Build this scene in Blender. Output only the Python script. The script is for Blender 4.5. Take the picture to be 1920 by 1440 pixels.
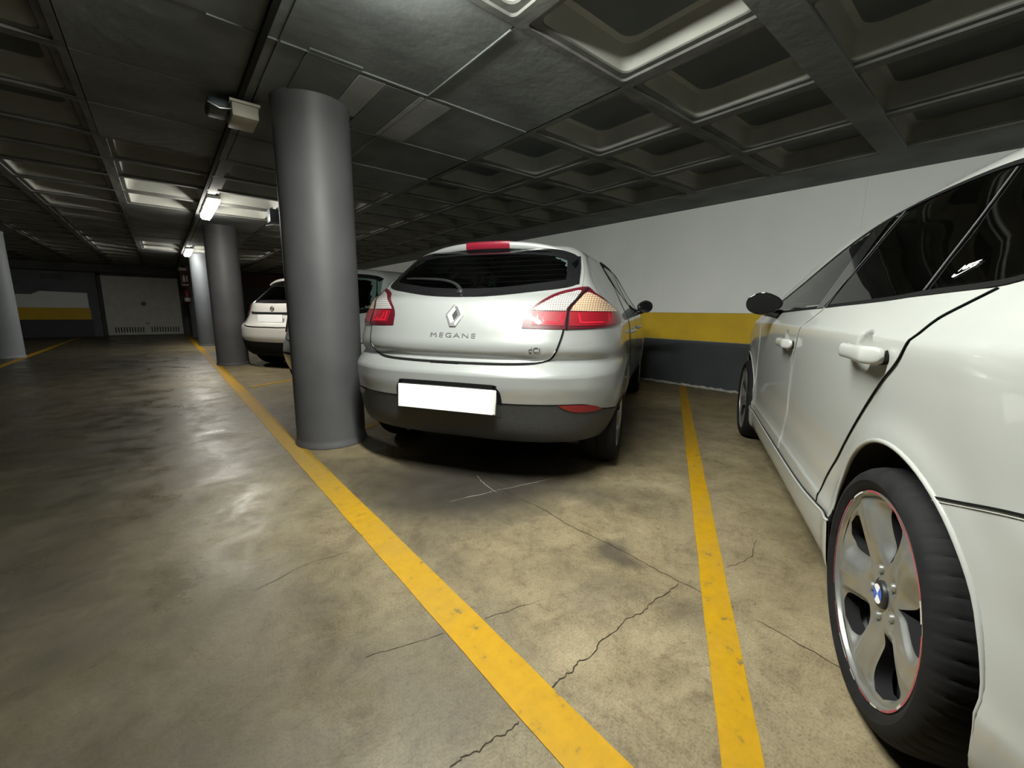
import bpy, bmesh, math, random
import numpy as np
from mathutils import Vector, Matrix

PI = math.pi
random.seed(4); RNG = np.random.default_rng(7)
SC = bpy.context.scene
COL = SC.collection
for o in list(bpy.data.objects):
    bpy.data.objects.remove(o)

# ------------------------------------------------------------------ camera (world: x towards the painted wall, y along the aisle, z up)
FPX, YAW, PITCH, ROLL = 782.55, .6925, .1727, .0112
cam = bpy.data.cameras.new('camera'); cam_o = bpy.data.objects.new('camera', cam); COL.objects.link(cam_o)
cam.sensor_width = 36.0; cam.lens = 36.0*FPX/1920.0; cam.clip_start = .02; cam.clip_end = 200
fw = Vector((math.sin(YAW)*math.cos(PITCH), math.cos(YAW)*math.cos(PITCH), -math.sin(PITCH)))
rt0 = Vector((math.cos(YAW), -math.sin(YAW), 0)); up0 = rt0.cross(fw)
rt = rt0*math.cos(ROLL)+up0*math.sin(ROLL); up = -rt0*math.sin(ROLL)+up0*math.cos(ROLL)
m = Matrix((rt, up, -fw)).transposed().to_4x4(); m.translation = Vector((0, 0, 1.0))
cam_o.matrix_world = m
SC.camera = cam_o

# ------------------------------------------------------------------ colour management, world, lamps' power
SC.view_settings.view_transform = 'Standard'
SC.view_settings.look = 'None'
SC.view_settings.gamma = 1.0
SC.view_settings.use_curve_mapping = False
SC.view_settings.exposure = 0.35
wld = bpy.data.worlds.new('garage_world'); SC.world = wld; wld.use_nodes = True
wld.node_tree.nodes['Background'].inputs[0].default_value = (.55, .62, .70, 1)
wld.node_tree.nodes['Background'].inputs[1].default_value = .02
LAMP_NEAR = 205.0          # radiance of the near strip lamp and the added one behind the camera
LAMP_FAR = 85.0            # radiance of the older lamps down the aisle
LAMP_COLOR = (.98, 1.0, .92)
# ------------------------------------------------------------------ implicit car bodies
def tab(pts, n=1500):
    """smooth (monotone cubic) lookup through (t, v) points"""
    p = np.array(sorted(pts), float); x, y = p[:, 0], p[:, 1]
    h = np.diff(x); dl = np.diff(y)/h
    m = np.zeros(len(x)); m[0] = dl[0]; m[-1] = dl[-1]
    for i in range(1, len(x)-1):
        if dl[i-1]*dl[i] > 0:
            w1 = 2*h[i]+h[i-1]; w2 = h[i]+2*h[i-1]
            m[i] = (w1+w2)/(w1/dl[i-1]+w2/dl[i])
    t = np.linspace(x[0], x[-1], n)
    i = np.clip(np.searchsorted(x, t)-1, 0, len(h)-1)
    s = (t-x[i])/h[i]
    v = ((1+2*s)*(1-s)**2*y[i]+s*(1-s)**2*h[i]*m[i]+s*s*(3-2*s)*y[i+1]+s*s*(s-1)*h[i]*m[i+1])
    return lambda q: np.interp(q, t, v)


def smax(a, b, k):
    return np.maximum(a, b)+np.maximum(k-np.abs(a-b), 0)**2/(4*k)


def sstep(a, b, t):
    s = np.clip((t-a)/(b-a), 0, 1)
    return s*s*(3-2*s)


class Shape:
    def __init__(s, rear, rearc, side, plan, plan2, roof, front, belt, arches, bottom=.17, crown=.045,
                 kr=.14, kt=.10, cuts=None, rc=3.6, rw=.88, frontc=.45, flare=.010, floor_cut=None):
        s.X0, s.c, s.W, s.B, s.B2, s.T, s.XF = tab(rear), tab(rearc), tab(side), tab(plan), tab(plan2), tab(roof), tab(front)
        s.belt, s.arches, s.bottom, s.crown, s.kr, s.kt, s.cuts = belt, arches, bottom, crown, kr, kt, cuts
        s.rc, s.rw, s.frontc, s.flare = rc, rw, frontc, flare

    def F(s, x, y, z, cut=True):
        a = np.abs(y)
        bl = sstep(s.belt-.05, s.belt+.25, z)
        w = s.W(z)*(s.B(x)*(1-bl)+s.B2(x)*bl)
        for (xa, za, R) in s.arches:
            d = np.sqrt((x-xa)**2+(z-za)**2)
            w = w+s.flare*np.exp(-((d-R)/.05)**2)
        fs = a-w
        ft = (z-s.T(x)+s.crown*(a/.6)**2.2)*.9
        fr = (s.X0(z)+s.c(z)*(a/s.rw)**s.rc-x)*.8
        ff = (x-s.XF(z)+s.frontc*(a/.9)**3.2)*.8
        f = smax(fs, ft, s.kt)
        f = smax(f, fr, s.kr-(s.kr-.05)*sstep(.98, 1.2, z))
        f = smax(f, ff, .12)
        f = smax(f, (s.bottom-z), .04)
        if cut:
            for (xa, za, R) in s.arches:
                d = np.sqrt((x-xa)**2+(z-za)**2)
                f = np.maximum(f, np.minimum(R-d, a-.60))
            if s.cuts:
                f = s.cuts(f, x, y, z)
        return f

    def grad(s, P, cut=True):
        e = 1.5e-3; g = np.zeros_like(P)
        for k in range(3):
            d = np.zeros(3); d[k] = e
            A = P+d; B = P-d
            g[:, k] = s.F(A[:, 0], A[:, 1], A[:, 2], cut)-s.F(B[:, 0], B[:, 1], B[:, 2], cut)
        return g/np.maximum(np.linalg.norm(g, axis=1, keepdims=True), 1e-9)

    def cast(s, O, D, tmax=3.0, n=300, off=0.0, cut=False):
        """first crossing of the rays O + t D with the body surface"""
        O = np.atleast_2d(np.array(O, float)); D = np.broadcast_to(np.array(D, float), O.shape)
        t = np.linspace(0, tmax, n)
        P = O[:, None, :]+D[:, None, :]*t[None, :, None]
        f = s.F(P[..., 0], P[..., 1], P[..., 2], cut)
        neg = f < 0
        hit = neg.any(1); i = np.argmax(neg, 1)
        i = np.where(hit, np.maximum(i, 1), np.argmin(f, 1))
        lo = t[np.maximum(i-1, 0)]; hi = t[i]
        for _ in range(22):
            m = (lo+hi)/2; Q = O+D*m[:, None]
            v = s.F(Q[:, 0], Q[:, 1], Q[:, 2], cut)
            lo = np.where(v > 0, m, lo); hi = np.where(v > 0, hi, m)
        P = O+D*hi[:, None]
        N = s.grad(P, cut)
        return P+N*off, N, hit

    def proj(s, kind, uv, off=0.0, side=1, xc=1.3, cut=False):
        uv = np.array(uv, float); u, v = uv[:, 0], uv[:, 1]; n = len(u); o = np.ones(n)
        if kind == 'side':
            O = np.stack([u, 1.3*side*o, v], 1); D = np.stack([0*o, -side*o, 0*o], 1); tm = 1.3
        elif kind == 'rear':
            O = np.stack([-.3*o, u*side, v], 1); D = np.stack([o, 0*o, 0*o], 1); tm = 1.9
        elif kind == 'front':
            O = np.stack([4.8*o, u*side, v], 1); D = np.stack([-o, 0*o, 0*o], 1); tm = 2.6
        elif kind == 'top':
            O = np.stack([u, v*side, 1.9*o], 1); D = np.stack([0*o, 0*o, -o], 1); tm = 1.5
        else:  # wrap: angle (deg) from straight back, height
            a = np.radians(u)*side
            D = np.stack([np.cos(a), -np.sin(a), 0*o], 1)
            O = np.stack([xc*o, 0*o, v], 1)-D*2.2; tm = 2.2
        return s.cast(O, D, tm, 260, off, cut)

    def mesh(s, lo, hi, h):
        xs = np.arange(lo[0], hi[0]+h, h); ys = np.arange(-h/2-h, hi[1]+h, h); zs = np.arange(lo[2], hi[2]+h, h)
        X, Y, Z = np.meshgrid(xs, ys, zs, indexing='ij')
        V = s.F(X, Y, Z); V = np.where(V == 0, 1e-6, V)
        S = V < 0
        dims = np.array(V.shape); org = np.array([xs[0], ys[0], zs[0]])
        pts = []; cells = []; quads = []
        for ax in range(3):
            sl0 = [slice(None)]*3; sl1 = [slice(None)]*3
            sl0[ax] = slice(0, -1); sl1[ax] = slice(1, None)
            a = S[tuple(sl0)]; b = S[tuple(sl1)]
            idx = np.argwhere(a != b)
            o1, o2 = [k for k in range(3) if k != ax]
            ok = (idx[:, o1] > 0) & (idx[:, o2] > 0) & (idx[:, o1] < dims[o1]-1) & (idx[:, o2] < dims[o2]-1)
            idx = idx[ok]
            j = idx.copy(); j[:, ax] += 1
            va = V[tuple(idx.T)]; vb = V[tuple(j.T)]
            P0 = org+idx*h; P1 = org+j*h
            lo_ = np.zeros(len(idx)); hi_ = np.ones(len(idx)); sa = va < 0
            for _ in range(10):
                m = (lo_+hi_)/2; Q = P0+(P1-P0)*m[:, None]
                same = (s.F(Q[:, 0], Q[:, 1], Q[:, 2]) < 0) == sa
                lo_ = np.where(same, m, lo_); hi_ = np.where(same, hi_, m)
            Q = P0+(P1-P0)*((lo_+hi_)/2)[:, None]
            N = s.grad(Q)
            q = []
            for d1, d2 in ((-1, -1), (0, -1), (0, 0), (-1, 0)):
                c = idx.copy(); c[:, o1] += d1; c[:, o2] += d2
                ci = (c[:, 0]*dims[1]+c[:, 1])*dims[2]+c[:, 2]
                q.append(ci); pts.append((Q, N, ci))
            q = np.stack(q, 1)
            flip = ~sa if ax != 1 else sa
            q[flip] = q[flip][:, ::-1]
            quads.append(q)
        Q = np.concatenate([p[0] for p in pts]); N = np.concatenate([p[1] for p in pts]); C = np.concatenate([p[2] for p in pts])
        quads = np.concatenate(quads)
        uc, inv = np.unique(C, return_inverse=True)
        n = len(uc); cnt = np.bincount(inv, minlength=n).astype(float)
        mp = np.stack([np.bincount(inv, Q[:, k], n)/cnt for k in range(3)], 1)
        A = np.zeros((n, 3, 3)); b = np.zeros((n, 3)); nd = (N*(Q-mp[inv])).sum(1)
        for i in range(3):
            b[:, i] = np.bincount(inv, N[:, i]*nd, n)
            for k in range(3):
                A[:, i, k] = np.bincount(inv, N[:, i]*N[:, k], n)
        A += np.eye(3)*.04*cnt[:, None, None]
        sol = np.linalg.solve(A, b[..., None])[..., 0]
        sol = np.clip(sol, -h*.8, h*.8)
        P = mp+sol
        f = np.searchsorted(uc, quads)
        P[np.abs(P[:, 1]) < h*.45, 1] = np.where(np.abs(P[np.abs(P[:, 1]) < h*.45, 1]) < h*.45, 0, 0)
        keep = (P[f][:, :, 1] >= -1e-6).all(1) & ~((P[f][:, :, 1] < 1e-6).all(1))
        f = f[keep]
        # mirror
        m = P.copy(); m[:, 1] *= -1
        ids = np.arange(n)+n; ids[P[:, 1] == 0] = np.arange(n)[P[:, 1] == 0]
        f2 = ids[f][:, ::-1]
        return np.concatenate([P, m]), np.concatenate([f, f2])


def resample(pts, n, smooth=True):
    p = np.array(pts, float)
    if smooth and len(p) > 2:
        q = []
        e = np.vstack([2*p[0]-p[1], p, 2*p[-1]-p[-2]])
        for i in range(1, len(e)-2):
            for t in np.linspace(0, 1, 12, endpoint=False):
                a, b, c, d = e[i-1], e[i], e[i+1], e[i+2]
                q.append(.5*((2*b)+(-a+c)*t+(2*a-5*b+4*c-d)*t*t+(-a+3*b-3*c+d)*t**3))
        q.append(p[-1]); p = np.array(q)
    L = np.r_[0, np.cumsum(np.linalg.norm(np.diff(p, axis=0), axis=1))]
    s = np.linspace(0, L[-1], n)
    return np.stack([np.interp(s, L, p[:, k]) for k in range(p.shape[1])], 1)


def inside(poly, pts):
    poly = np.array(poly); x, y = pts[:, 0], pts[:, 1]; r = np.zeros(len(pts), bool)
    for i in range(len(poly)):
        x0, y0 = poly[i-1]; x1, y1 = poly[i]
        c = (y0 > y) != (y1 > y)
        with np.errstate(divide='ignore', invalid='ignore'):
            r ^= c & (x < (x1-x0)*(y-y0)/(y1-y0)+x0)
    return r
# silver hatchback (x forward from the rear bumper, y left, z up)
def silver_cuts(f, x, y, z):
    # number plate recess
    a = np.abs(y)
    rec = smax(smax(a-.31-.02*(z-.5), np.abs(z-.50)-.085, .05), x-.045, .01)
    return np.maximum(f, -rec)

SILVER = Shape(
    rear=[(.17,.50),(.21,.42),(.25,.20),(.275,.10),(.30,.070),(.35,.045),(.45,.025),(.52,.012),(.60,.0),(.645,.0),(.66,.005),(.68,.022),(.71,.055),(.735,.086),(.785,.060),(.80,.059),(.87,.080),(.95,.112),(1.0,.138),(1.05,.170),(1.075,.20),(1.10,.245),(1.2,.37),(1.3,.495),(1.38,.595),(1.5,.76)],
    rearc=[(.1,.34),(.9,.34),(1.0,.34),(1.16,.36),(1.34,.50),(1.5,.55)],
    side=[(.1,.70),(.18,.745),(.25,.80),(.33,.855),(.42,.892),(.5,.908),(.65,.914),(.8,.909),(.9,.897),(.97,.874),(1.02,.846),(1.1,.802),(1.2,.745),(1.3,.690),(1.38,.640),(1.44,.575),(1.5,.50)],
    plan=[(-.1,.93),(.3,.985),(.8,1.0),(1.5,.992),(2.5,.99),(3.2,1.0),(3.6,.985),(4.0,.93),(4.3,.85)],
    plan2=[(-.1,.86),(.3,.90),(.5,.925),(.8,.955),(1.3,.99),(2.0,1.0),(2.6,.98),(3.2,.95),(4.3,.85)],
    roof=[(-.2,1.39),(.4,1.405),(.6,1.425),(.9,1.452),(1.3,1.468),(1.7,1.474),(2.1,1.455),(2.4,1.41),(2.7,1.31),(3.0,1.15),(3.22,1.03),(3.4,.975),(3.8,.89),(4.1,.79),(4.25,.69),(4.4,.5)],
    front=[(.1,4.15),(.25,4.27),(.45,4.295),(.6,4.29),(.75,4.25),(.9,4.1),(1.5,3.9)],
    belt=1.0, arches=[(.80,.32,.365),(3.44,.32,.365)], bottom=.17, crown=.022, kt=.07, cuts=silver_cuts)

HANDLES = [(1.035, .902), (2.07, .862)]


def white_cuts(f, x, y, z):
    # finger cups behind the door handles
    a = np.abs(y)
    for hx, hz in HANDLES:
        e = np.sqrt(((x-hx)/.060)**2+((a-.892)/.040)**2+((z-hz)/.070)**2)
        f = smax(f, (1-e)*.035, .005)
    return f


# white hatchback; rear axle at x = .80
WHITE = Shape(
    rear=[(.17,.20),(.25,.07),(.4,.01),(.55,.0),(.65,.01),(.70,.05),(.8,.07),(.95,.11),(1.02,.16),(1.1,.27),(1.2,.38),(1.3,.50),(1.38,.62),(1.5,.8)],
    rearc=[(.1,.34),(1.0,.34),(1.16,.36),(1.34,.50),(1.5,.55)],
    side=[(.1,.80),(.16,.83),(.22,.845),(.30,.851),(.345,.852),(.36,.846),(.40,.842),(.5,.842),(.6,.849),(.75,.862),(.86,.873),(.925,.8785),(.943,.8775),(.955,.870),(1.0,.848),(1.045,.824),(1.1,.795),(1.2,.742),(1.3,.692),(1.36,.658),(1.43,.605),(1.5,.53)],
    plan=[(-.1,.93),(.3,.975),(.8,1.003),(1.4,.995),(2.4,.99),(3.2,.992),(3.6,.975),(4.0,.92),(4.3,.85)],
    plan2=[(-.1,.80),(.3,.85),(.5,.89),(.8,.95),(1.3,.99),(2.0,1.0),(2.6,.985),(3.2,.96),(4.3,.85)],
    roof=[(-.2,1.38),(.3,1.405),(.6,1.445),(.9,1.468),(1.3,1.476),(1.6,1.468),(1.9,1.445),(2.2,1.402),(2.55,1.325),(2.9,1.20),(3.2,1.07),(3.35,1.01),(3.55,.965),(3.9,.88),(4.1,.79),(4.22,.68),(4.4,.5)],
    front=[(.1,4.1),(.25,4.21),(.45,4.24),(.6,4.22),(.75,4.16),(.9,4.0),(1.5,3.8)],
    crown=.028, kt=.075, belt=1.02, arches=[(.80,.325,.368),(3.46,.325,.368)], bottom=.15, flare=.012, cuts=white_cuts)

# white crossover (further along the aisle)
CROSS = Shape(
    rear=[(.2,.20),(.28,.10),(.36,.06),(.45,.03),(.55,.0),(.68,.0),(.74,.03),(.78,.09),(.86,.12),(.95,.13),(1.05,.15),(1.12,.20),(1.18,.27),(1.3,.42),(1.42,.56),(1.5,.66),(1.6,.8)],
    kr=.09, rearc=[(.1,.22),(.8,.24),(.95,.36),(1.2,.45),(1.5,.6)],
    side=[(.15,.80),(.3,.86),(.45,.885),(.6,.90),(.75,.90),(.88,.85),(1.0,.82),(1.1,.79),(1.2,.745),(1.35,.67),(1.5,.57),(1.6,.47)],
    plan=[(-.1,.93),(.3,.98),(.8,1.01),(1.5,.98),(2.5,.98),(3.2,1.01),(3.7,.96),(4.2,.85)],
    plan2=[(-.1,.78),(.3,.82),(.6,.88),(1.0,.94),(1.5,1.0),(2.3,1.0),(3.0,.95),(4.3,.85)],
    roof=[(-.2,1.46),(.4,1.48),(.7,1.52),(1.2,1.56),(1.6,1.565),(2.0,1.54),(2.4,1.46),(2.8,1.28),(3.05,1.15),(3.3,1.09),(3.7,1.02),(4.0,.88),(4.2,.6)],
    front=[(.1,4.0),(.3,4.12),(.6,4.13),(.8,4.08),(1.0,3.9),(1.5,3.7)],
    belt=1.08, arches=[(.75,.34,.39),(3.28,.34,.39)], bottom=.20, flare=.014)

# pale small hatchback standing behind the near column
SMALL = Shape(
    rear=[(.17,.2),(.25,.1),(.4,.02),(.5,.0),(.6,.02),(.7,.06),(.85,.10),(1.0,.14),(1.1,.19),(1.25,.29),(1.4,.40),(1.5,.52)],
    rearc=[(.1,.34),(1.0,.36),(1.4,.45),(1.5,.5)],
    side=[(.1,.7),(.2,.77),(.35,.82),(.5,.84),(.7,.845),(.85,.84),(.95,.82),(1.05,.785),(1.2,.72),(1.35,.65),(1.45,.56),(1.5,.5)],
    plan=[(-.1,.94),(.3,.985),(.8,1.0),(2.5,1.0),(3.0,.98),(3.6,.85)],
    plan2=[(-.1,.82),(.3,.88),(.6,.93),(1.0,.99),(2.0,1.0),(2.6,.96),(3.6,.85)],
    roof=[(-.2,1.43),(.3,1.45),(.6,1.475),(1.1,1.49),(1.6,1.48),(1.9,1.43),(2.2,1.30),(2.6,1.08),(2.8,1.0),(3.2,.9),(3.45,.75),(3.6,.5)],
    front=[(.1,3.4),(.3,3.5),(.6,3.5),(.8,3.44),(1.0,3.3),(1.5,3.2)],
    belt=1.0, arches=[(.62,.30,.34),(2.95,.30,.34)], bottom=.18)
# ------------------------------------------------------------------ objects
def tag(o, label=None, cat=None, group=None, kind=None):
    if label: o['label'] = label
    if cat: o['category'] = cat
    if group: o['group'] = group
    if kind: o['kind'] = kind
    return o


def empty(name, loc=(0, 0, 0), rz=0, label=None, cat=None, group=None, kind=None):
    o = bpy.data.objects.new(name, None); COL.objects.link(o)
    o.location = loc; o.rotation_euler = (0, 0, rz); o.empty_display_size = .1
    return tag(o, label, cat, group, kind)


def link(name, me, mats, parent=None, loc=None, rot=None):
    o = bpy.data.objects.new(name, me); COL.objects.link(o)
    if not isinstance(mats, (list, tuple)): mats = [mats]
    if len(me.materials) == 0:
        for m_ in mats: me.materials.append(m_)
    if parent: o.parent = parent
    if loc is not None: o.location = loc
    if rot is not None: o.rotation_euler = rot
    return o


def mesh_np(name, V, Fc, mats, parent=None, normals=None, smooth=True, mi=None, sharp=None):
    me = bpy.data.meshes.new(name)
    me.from_pydata([tuple(v) for v in V], [], [tuple(int(i) for i in f) for f in Fc])
    if smooth: me.polygons.foreach_set('use_smooth', np.ones(len(me.polygons), bool))
    if mi is not None: me.polygons.foreach_set('material_index', np.array(mi, dtype=np.int32))
    me.update()
    if sharp is not None: me.set_sharp_from_angle(angle=math.radians(sharp))
    if normals is not None: me.normals_split_custom_set_from_vertices([tuple(n) for n in normals])
    return link(name, me, mats, parent)


def bm_obj(name, bm, mats, parent=None, smooth=False, sharp=None, loc=None, rot=None):
    me = bpy.data.meshes.new(name)
    bmesh.ops.recalc_face_normals(bm, faces=bm.faces)
    bm.to_mesh(me); bm.free()
    if smooth or sharp:
        me.polygons.foreach_set('use_smooth', np.ones(len(me.polygons), bool))
        if sharp: me.set_sharp_from_angle(angle=math.radians(sharp))
    return link(name, me, mats, parent, loc, rot)


def add_box(bm, lo, hi, bev=0, seg=2, M=None):
    c = [(a+b)/2 for a, b in zip(lo, hi)]; d = [abs(b-a) for a, b in zip(lo, hi)]
    t = Matrix.Translation(c) @ Matrix.Diagonal((*d, 1))
    r = bmesh.ops.create_cube(bm, size=1, matrix=t)
    vs = r['verts']
    if bev:
        es = list({e for v in vs for e in v.link_edges})
        rr = bmesh.ops.bevel(bm, geom=es, offset=bev, segments=seg, affect='EDGES', profile=.5)
        vs = list({v for f in rr['faces'] for v in f.verts} | {v for v in vs if v.is_valid})
    if M is not None: bmesh.ops.transform(bm, matrix=M, verts=vs)
    return vs


def box(name, lo, hi, mat, parent=None, bev=0, seg=2, loc=None, rot=None):
    bm = bmesh.new(); add_box(bm, lo, hi, bev, seg)
    return bm_obj(name, bm, mat, parent, sharp=40 if bev else None, loc=loc, rot=rot)


def lathe(profile, n=48, axis='y', closed=False, a0=0, mod=None):
    """profile [(radius, offset along axis)] -> V, F"""
    V = []; Fc = []; k = len(profile)
    for i in range(n):
        a = 2*PI*i/n+a0
        for j, (r, h) in enumerate(profile):
            if mod: r = mod(i, j, r)
            if axis == 'y': V.append((r*math.cos(a), h, r*math.sin(a)))
            elif axis == 'z': V.append((r*math.cos(a), r*math.sin(a), h))
            else: V.append((h, r*math.cos(a), r*math.sin(a)))
    for i in range(n):
        i2 = (i+1) % n
        for j in range(k-1 if not closed else k):
            j2 = (j+1) % k
            Fc.append((i*k+j, i*k+j2, i2*k+j2, i2*k+j))
    return np.array(V, float), Fc


def lathe_obj(name, profile, mat, parent=None, n=48, axis='y', closed=False, loc=None, rot=None, sharp=30, cap=True):
    V, Fc = lathe(profile, n, axis, closed)
    me = bpy.data.meshes.new(name)
    bm = bmesh.new(); me.from_pydata([tuple(v) for v in V], [], Fc); bm.from_mesh(me)
    bmesh.ops.remove_doubles(bm, verts=bm.verts, dist=1e-5)
    bpy.data.meshes.remove(me)
    return bm_obj(name, bm, mat, parent, sharp=sharp, loc=loc, rot=rot)


def tube_np(path, r, n=8, closed=False):
    P = np.array(path, float); m = len(P)
    T = np.gradient(P, axis=0); T /= np.maximum(np.linalg.norm(T, axis=1, keepdims=True), 1e-9)
    up_ = np.array([0, 0, 1.]) if abs(T[0, 2]) < .9 else np.array([1., 0, 0])
    V = []; rr = np.broadcast_to(np.array(r, float), (m,))
    nrm = np.cross(T[0], up_); nrm /= np.linalg.norm(nrm)
    for i in range(m):
        nrm = nrm-T[i]*nrm.dot(T[i]); nrm /= np.linalg.norm(nrm); b = np.cross(T[i], nrm)
        for k in range(n):
            a = 2*PI*k/n; V.append(P[i]+rr[i]*(nrm*math.cos(a)+b*math.sin(a)))
    Fc = []
    for i in range(m-1):
        for k in range(n):
            Fc.append((i*n+k, i*n+(k+1) % n, (i+1)*n+(k+1) % n, (i+1)*n+k))
    Fc.append(tuple(range(n))[::-1]); Fc.append(tuple((m-1)*n+k for k in range(n)))
    return np.array(V), Fc


def tube(name, path, r, mat, parent=None, n=8):
    V, Fc = tube_np(path, r, n)
    return mesh_np(name, V, Fc, mat, parent, sharp=50)


def join_np(parts):
    V = []; Fc = []; o = 0
    for v, f in parts:
        V.append(v); Fc += [tuple(i+o for i in q) for q in f]; o += len(v)
    return np.concatenate(V), Fc


def copy_tree(o, parent=None):
    c = o.copy(); COL.objects.link(c)
    if parent: c.parent = parent
    for ch in list(o.children): copy_tree(ch, c)
    return c


# ---- panels laid on a car body
def grid_faces(nu, nv, off=0):
    return [(off+j*nu+i, off+j*nu+i+1, off+(j+1)*nu+i+1, off+(j+1)*nu+i) for j in range(nv-1) for i in range(nu-1)]


def patch(S, name, kind, A, B, nu, nv, off, mat, parent, side=1, thick=.006, smooth=(True, True), xc=1.3, cut=False, both=False, edge=.0, curv=None, bulge=0):
    """surface spanned between curve A and curve B (2-D, in the projection's coordinates) laid on the body"""
    a = resample(A, nu, smooth[0]); b = resample(B, nu, smooth[1])
    t = np.linspace(0, 1, nv)[:, None, None]
    uv = (a[None]*(1-t)+b[None]*t).reshape(-1, 2)
    P, N, hit = S.proj(kind, uv, off, side, xc, cut)
    if bulge:
        U = np.tile(np.linspace(0, 1, nu), nv); W = np.repeat(np.linspace(0, 1, nv), nu)
        P = P+N*(bulge*np.minimum(1, 6*np.minimum(U, 1-U))*np.minimum(1, 6*np.minimum(W, 1-W)))[:, None]
    f = grid_faces(nu, nv)
    # orientation
    q = P[list(f[len(f)//2])]; nn = np.cross(q[1]-q[0], q[2]-q[0])
    if nn.dot(N[f[len(f)//2][0]]) < 0: f = [x[::-1] for x in f]
    if thick:
        rim = [i for i in range(nu)]+[j*nu+nu-1 for j in range(1, nv)]+[(nv-1)*nu+i for i in range(nu-2, -1, -1)]+[j*nu for j in range(nv-2, 0, -1)]
        base = len(P)
        P = np.concatenate([P, P[rim]-N[rim]*thick]); N = np.concatenate([N, N[rim]])
        m_ = len(rim)
        flip = (f[0][1]-f[0][0] == 1)
        for k in range(m_):
            k2 = (k+1) % m_
            q = (rim[k], base+k, base+k2, rim[k2])
            f.append(q if flip else q[::-1])
    return mesh_np(name, P, f, mat, parent, normals=N)


def ribbon(S, name, kind, path, width, off, mat, parent, side=1, n=60, closed=False, smooth=True, xc=1.3, shift=0, cut=False):
    p = resample(path, n, smooth)
    if kind == 'wrap':   # angles behave like lengths of about 1.5 cm per degree
        sc = np.array([.0145, 1])
    else: sc = np.array([1, 1])
    q = p*sc
    T = np.gradient(q, axis=0)
    if closed: T[0] = T[-1] = q[1]-q[-2]
    T /= np.maximum(np.linalg.norm(T, axis=1, keepdims=True), 1e-9)
    nn = np.stack([-T[:, 1], T[:, 0]], 1)
    a = (q+nn*(width/2+shift))/sc; b = (q-nn*(width/2-shift))/sc
    uv = np.concatenate([a, b])
    P, N, hit = S.proj(kind, uv, off, side, xc, cut)
    f = [(i, i+1, n+i+1, n+i) for i in range(n-1)]
    q4 = P[list(f[n//2])]
    if np.cross(q4[1]-q4[0], q4[2]-q4[0]).dot(N[n//2]) < 0: f = [x[::-1] for x in f]
    return mesh_np(name, P, f, mat, parent, normals=N)


def bead(S, name, kind, path, r, off, mat, parent, side=1, n=60, smooth=True, xc=1.3):
    p = resample(path, n, smooth)
    P, N, h = S.proj(kind, p, off, side, xc)
    V, Fc = tube_np(P, r, 6)
    return mesh_np(name, V, Fc, mat, parent)


def body_mesh(S, name, h, lo, hi, holes, mats, parent):
    """mats = [paint, liner]; holes = [(axis_pair, polygon, min normal component)]"""
    V, Fc = S.mesh(lo, hi, h)
    c = V[Fc].mean(1)
    n = np.cross(V[Fc[:, 2]]-V[Fc[:, 0]], V[Fc[:, 3]]-V[Fc[:, 1]])
    ln = np.linalg.norm(n, axis=1); n /= np.maximum(ln, 1e-12)[:, None]
    keep = ln > 1e-10
    for kind, poly in holes:
        if kind == 'side': p = np.stack([c[:, 0], c[:, 2]], 1); k = np.abs(n[:, 1]) > .45
        elif kind == 'rear': p = np.stack([c[:, 1], c[:, 2]], 1); k = (n[:, 0] < -.3) & (c[:, 0] < 1.2)
        else: p = np.stack([c[:, 1], c[:, 2]], 1); k = (n[:, 0] > .25) & (c[:, 0] > 2.0)
        keep &= ~(inside(poly, p) & k)
    mi = np.zeros(len(c), int)
    for (xa, za, R) in S.arches:
        d = np.sqrt((c[:, 0]-xa)**2+(c[:, 2]-za)**2)
        radial = ((c[:, 0]-xa)*n[:, 0]+(c[:, 2]-za)*n[:, 2])/np.maximum(d, 1e-6)
        mi[(d < R+.012) & ((radial < -.35) | (np.abs(c[:, 1]) < .66))] = 1
    mi[(n[:, 2] < -.75) & (c[:, 2] < S.bottom+.05)] = 1
    Fc = Fc[keep]; mi = mi[keep]
    used = np.unique(Fc); mp = -np.ones(len(V), int); mp[used] = np.arange(len(used))
    return mesh_np(name, V[used], mp[Fc], mats, parent, mi=mi, sharp=38)


def text_obj(name, body, size, depth, mat, parent, M, shear=0, align='CENTER', sx=1, offset=0, space=1.0):
    cu = bpy.data.curves.new(name, 'FONT'); cu.body = body; cu.size = size; cu.extrude = depth
    cu.align_x = align; cu.align_y = 'CENTER'; cu.shear = shear; cu.resolution_u = 3; cu.offset = offset; cu.space_character = space
    t = bpy.data.objects.new(name+'_curve', cu); COL.objects.link(t)
    bpy.context.view_layer.update()
    me = bpy.data.meshes.new_from_object(t.evaluated_get(bpy.context.evaluated_depsgraph_get()))
    bpy.data.objects.remove(t)
    me.name = name
    me.transform(Matrix.Diagonal((sx, 1, 1, 1)))
    me.transform(M)
    me.materials.clear()
    return link(name, me, mat, parent)


def frame_at(S, kind, uv, off, side=1, spin=0, cut=False):
    """matrix whose z leaves the body and whose x runs to the viewer's right"""
    P, N, h = S.proj(kind, [uv], off, side, cut=cut)
    z = Vector(N[0]); up_ = Vector((0, 0, 1))
    x = up_.cross(z).normalized(); y = z.cross(x)
    M = Matrix((x, y, z)).transposed().to_4x4(); M.translation = Vector(P[0])
    return M @ Matrix.Rotation(spin, 4, 'Z')


# ------------------------------------------------------------------ materials
def mat_new(name):
    m_ = bpy.data.materials.new(name); m_.use_nodes = True
    nt = m_.node_tree; b = nt.nodes['Principled BSDF']
    return m_, nt, b


def N_(nt, t, **k):
    n = nt.nodes.new(t)
    for a, v in k.items():
        if a.startswith('i_'):
            key = a[2:]
            n.inputs[int(key) if key.isdigit() else key.replace('_', ' ')].default_value = v
        else: setattr(n, a, v)
    return n


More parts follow.
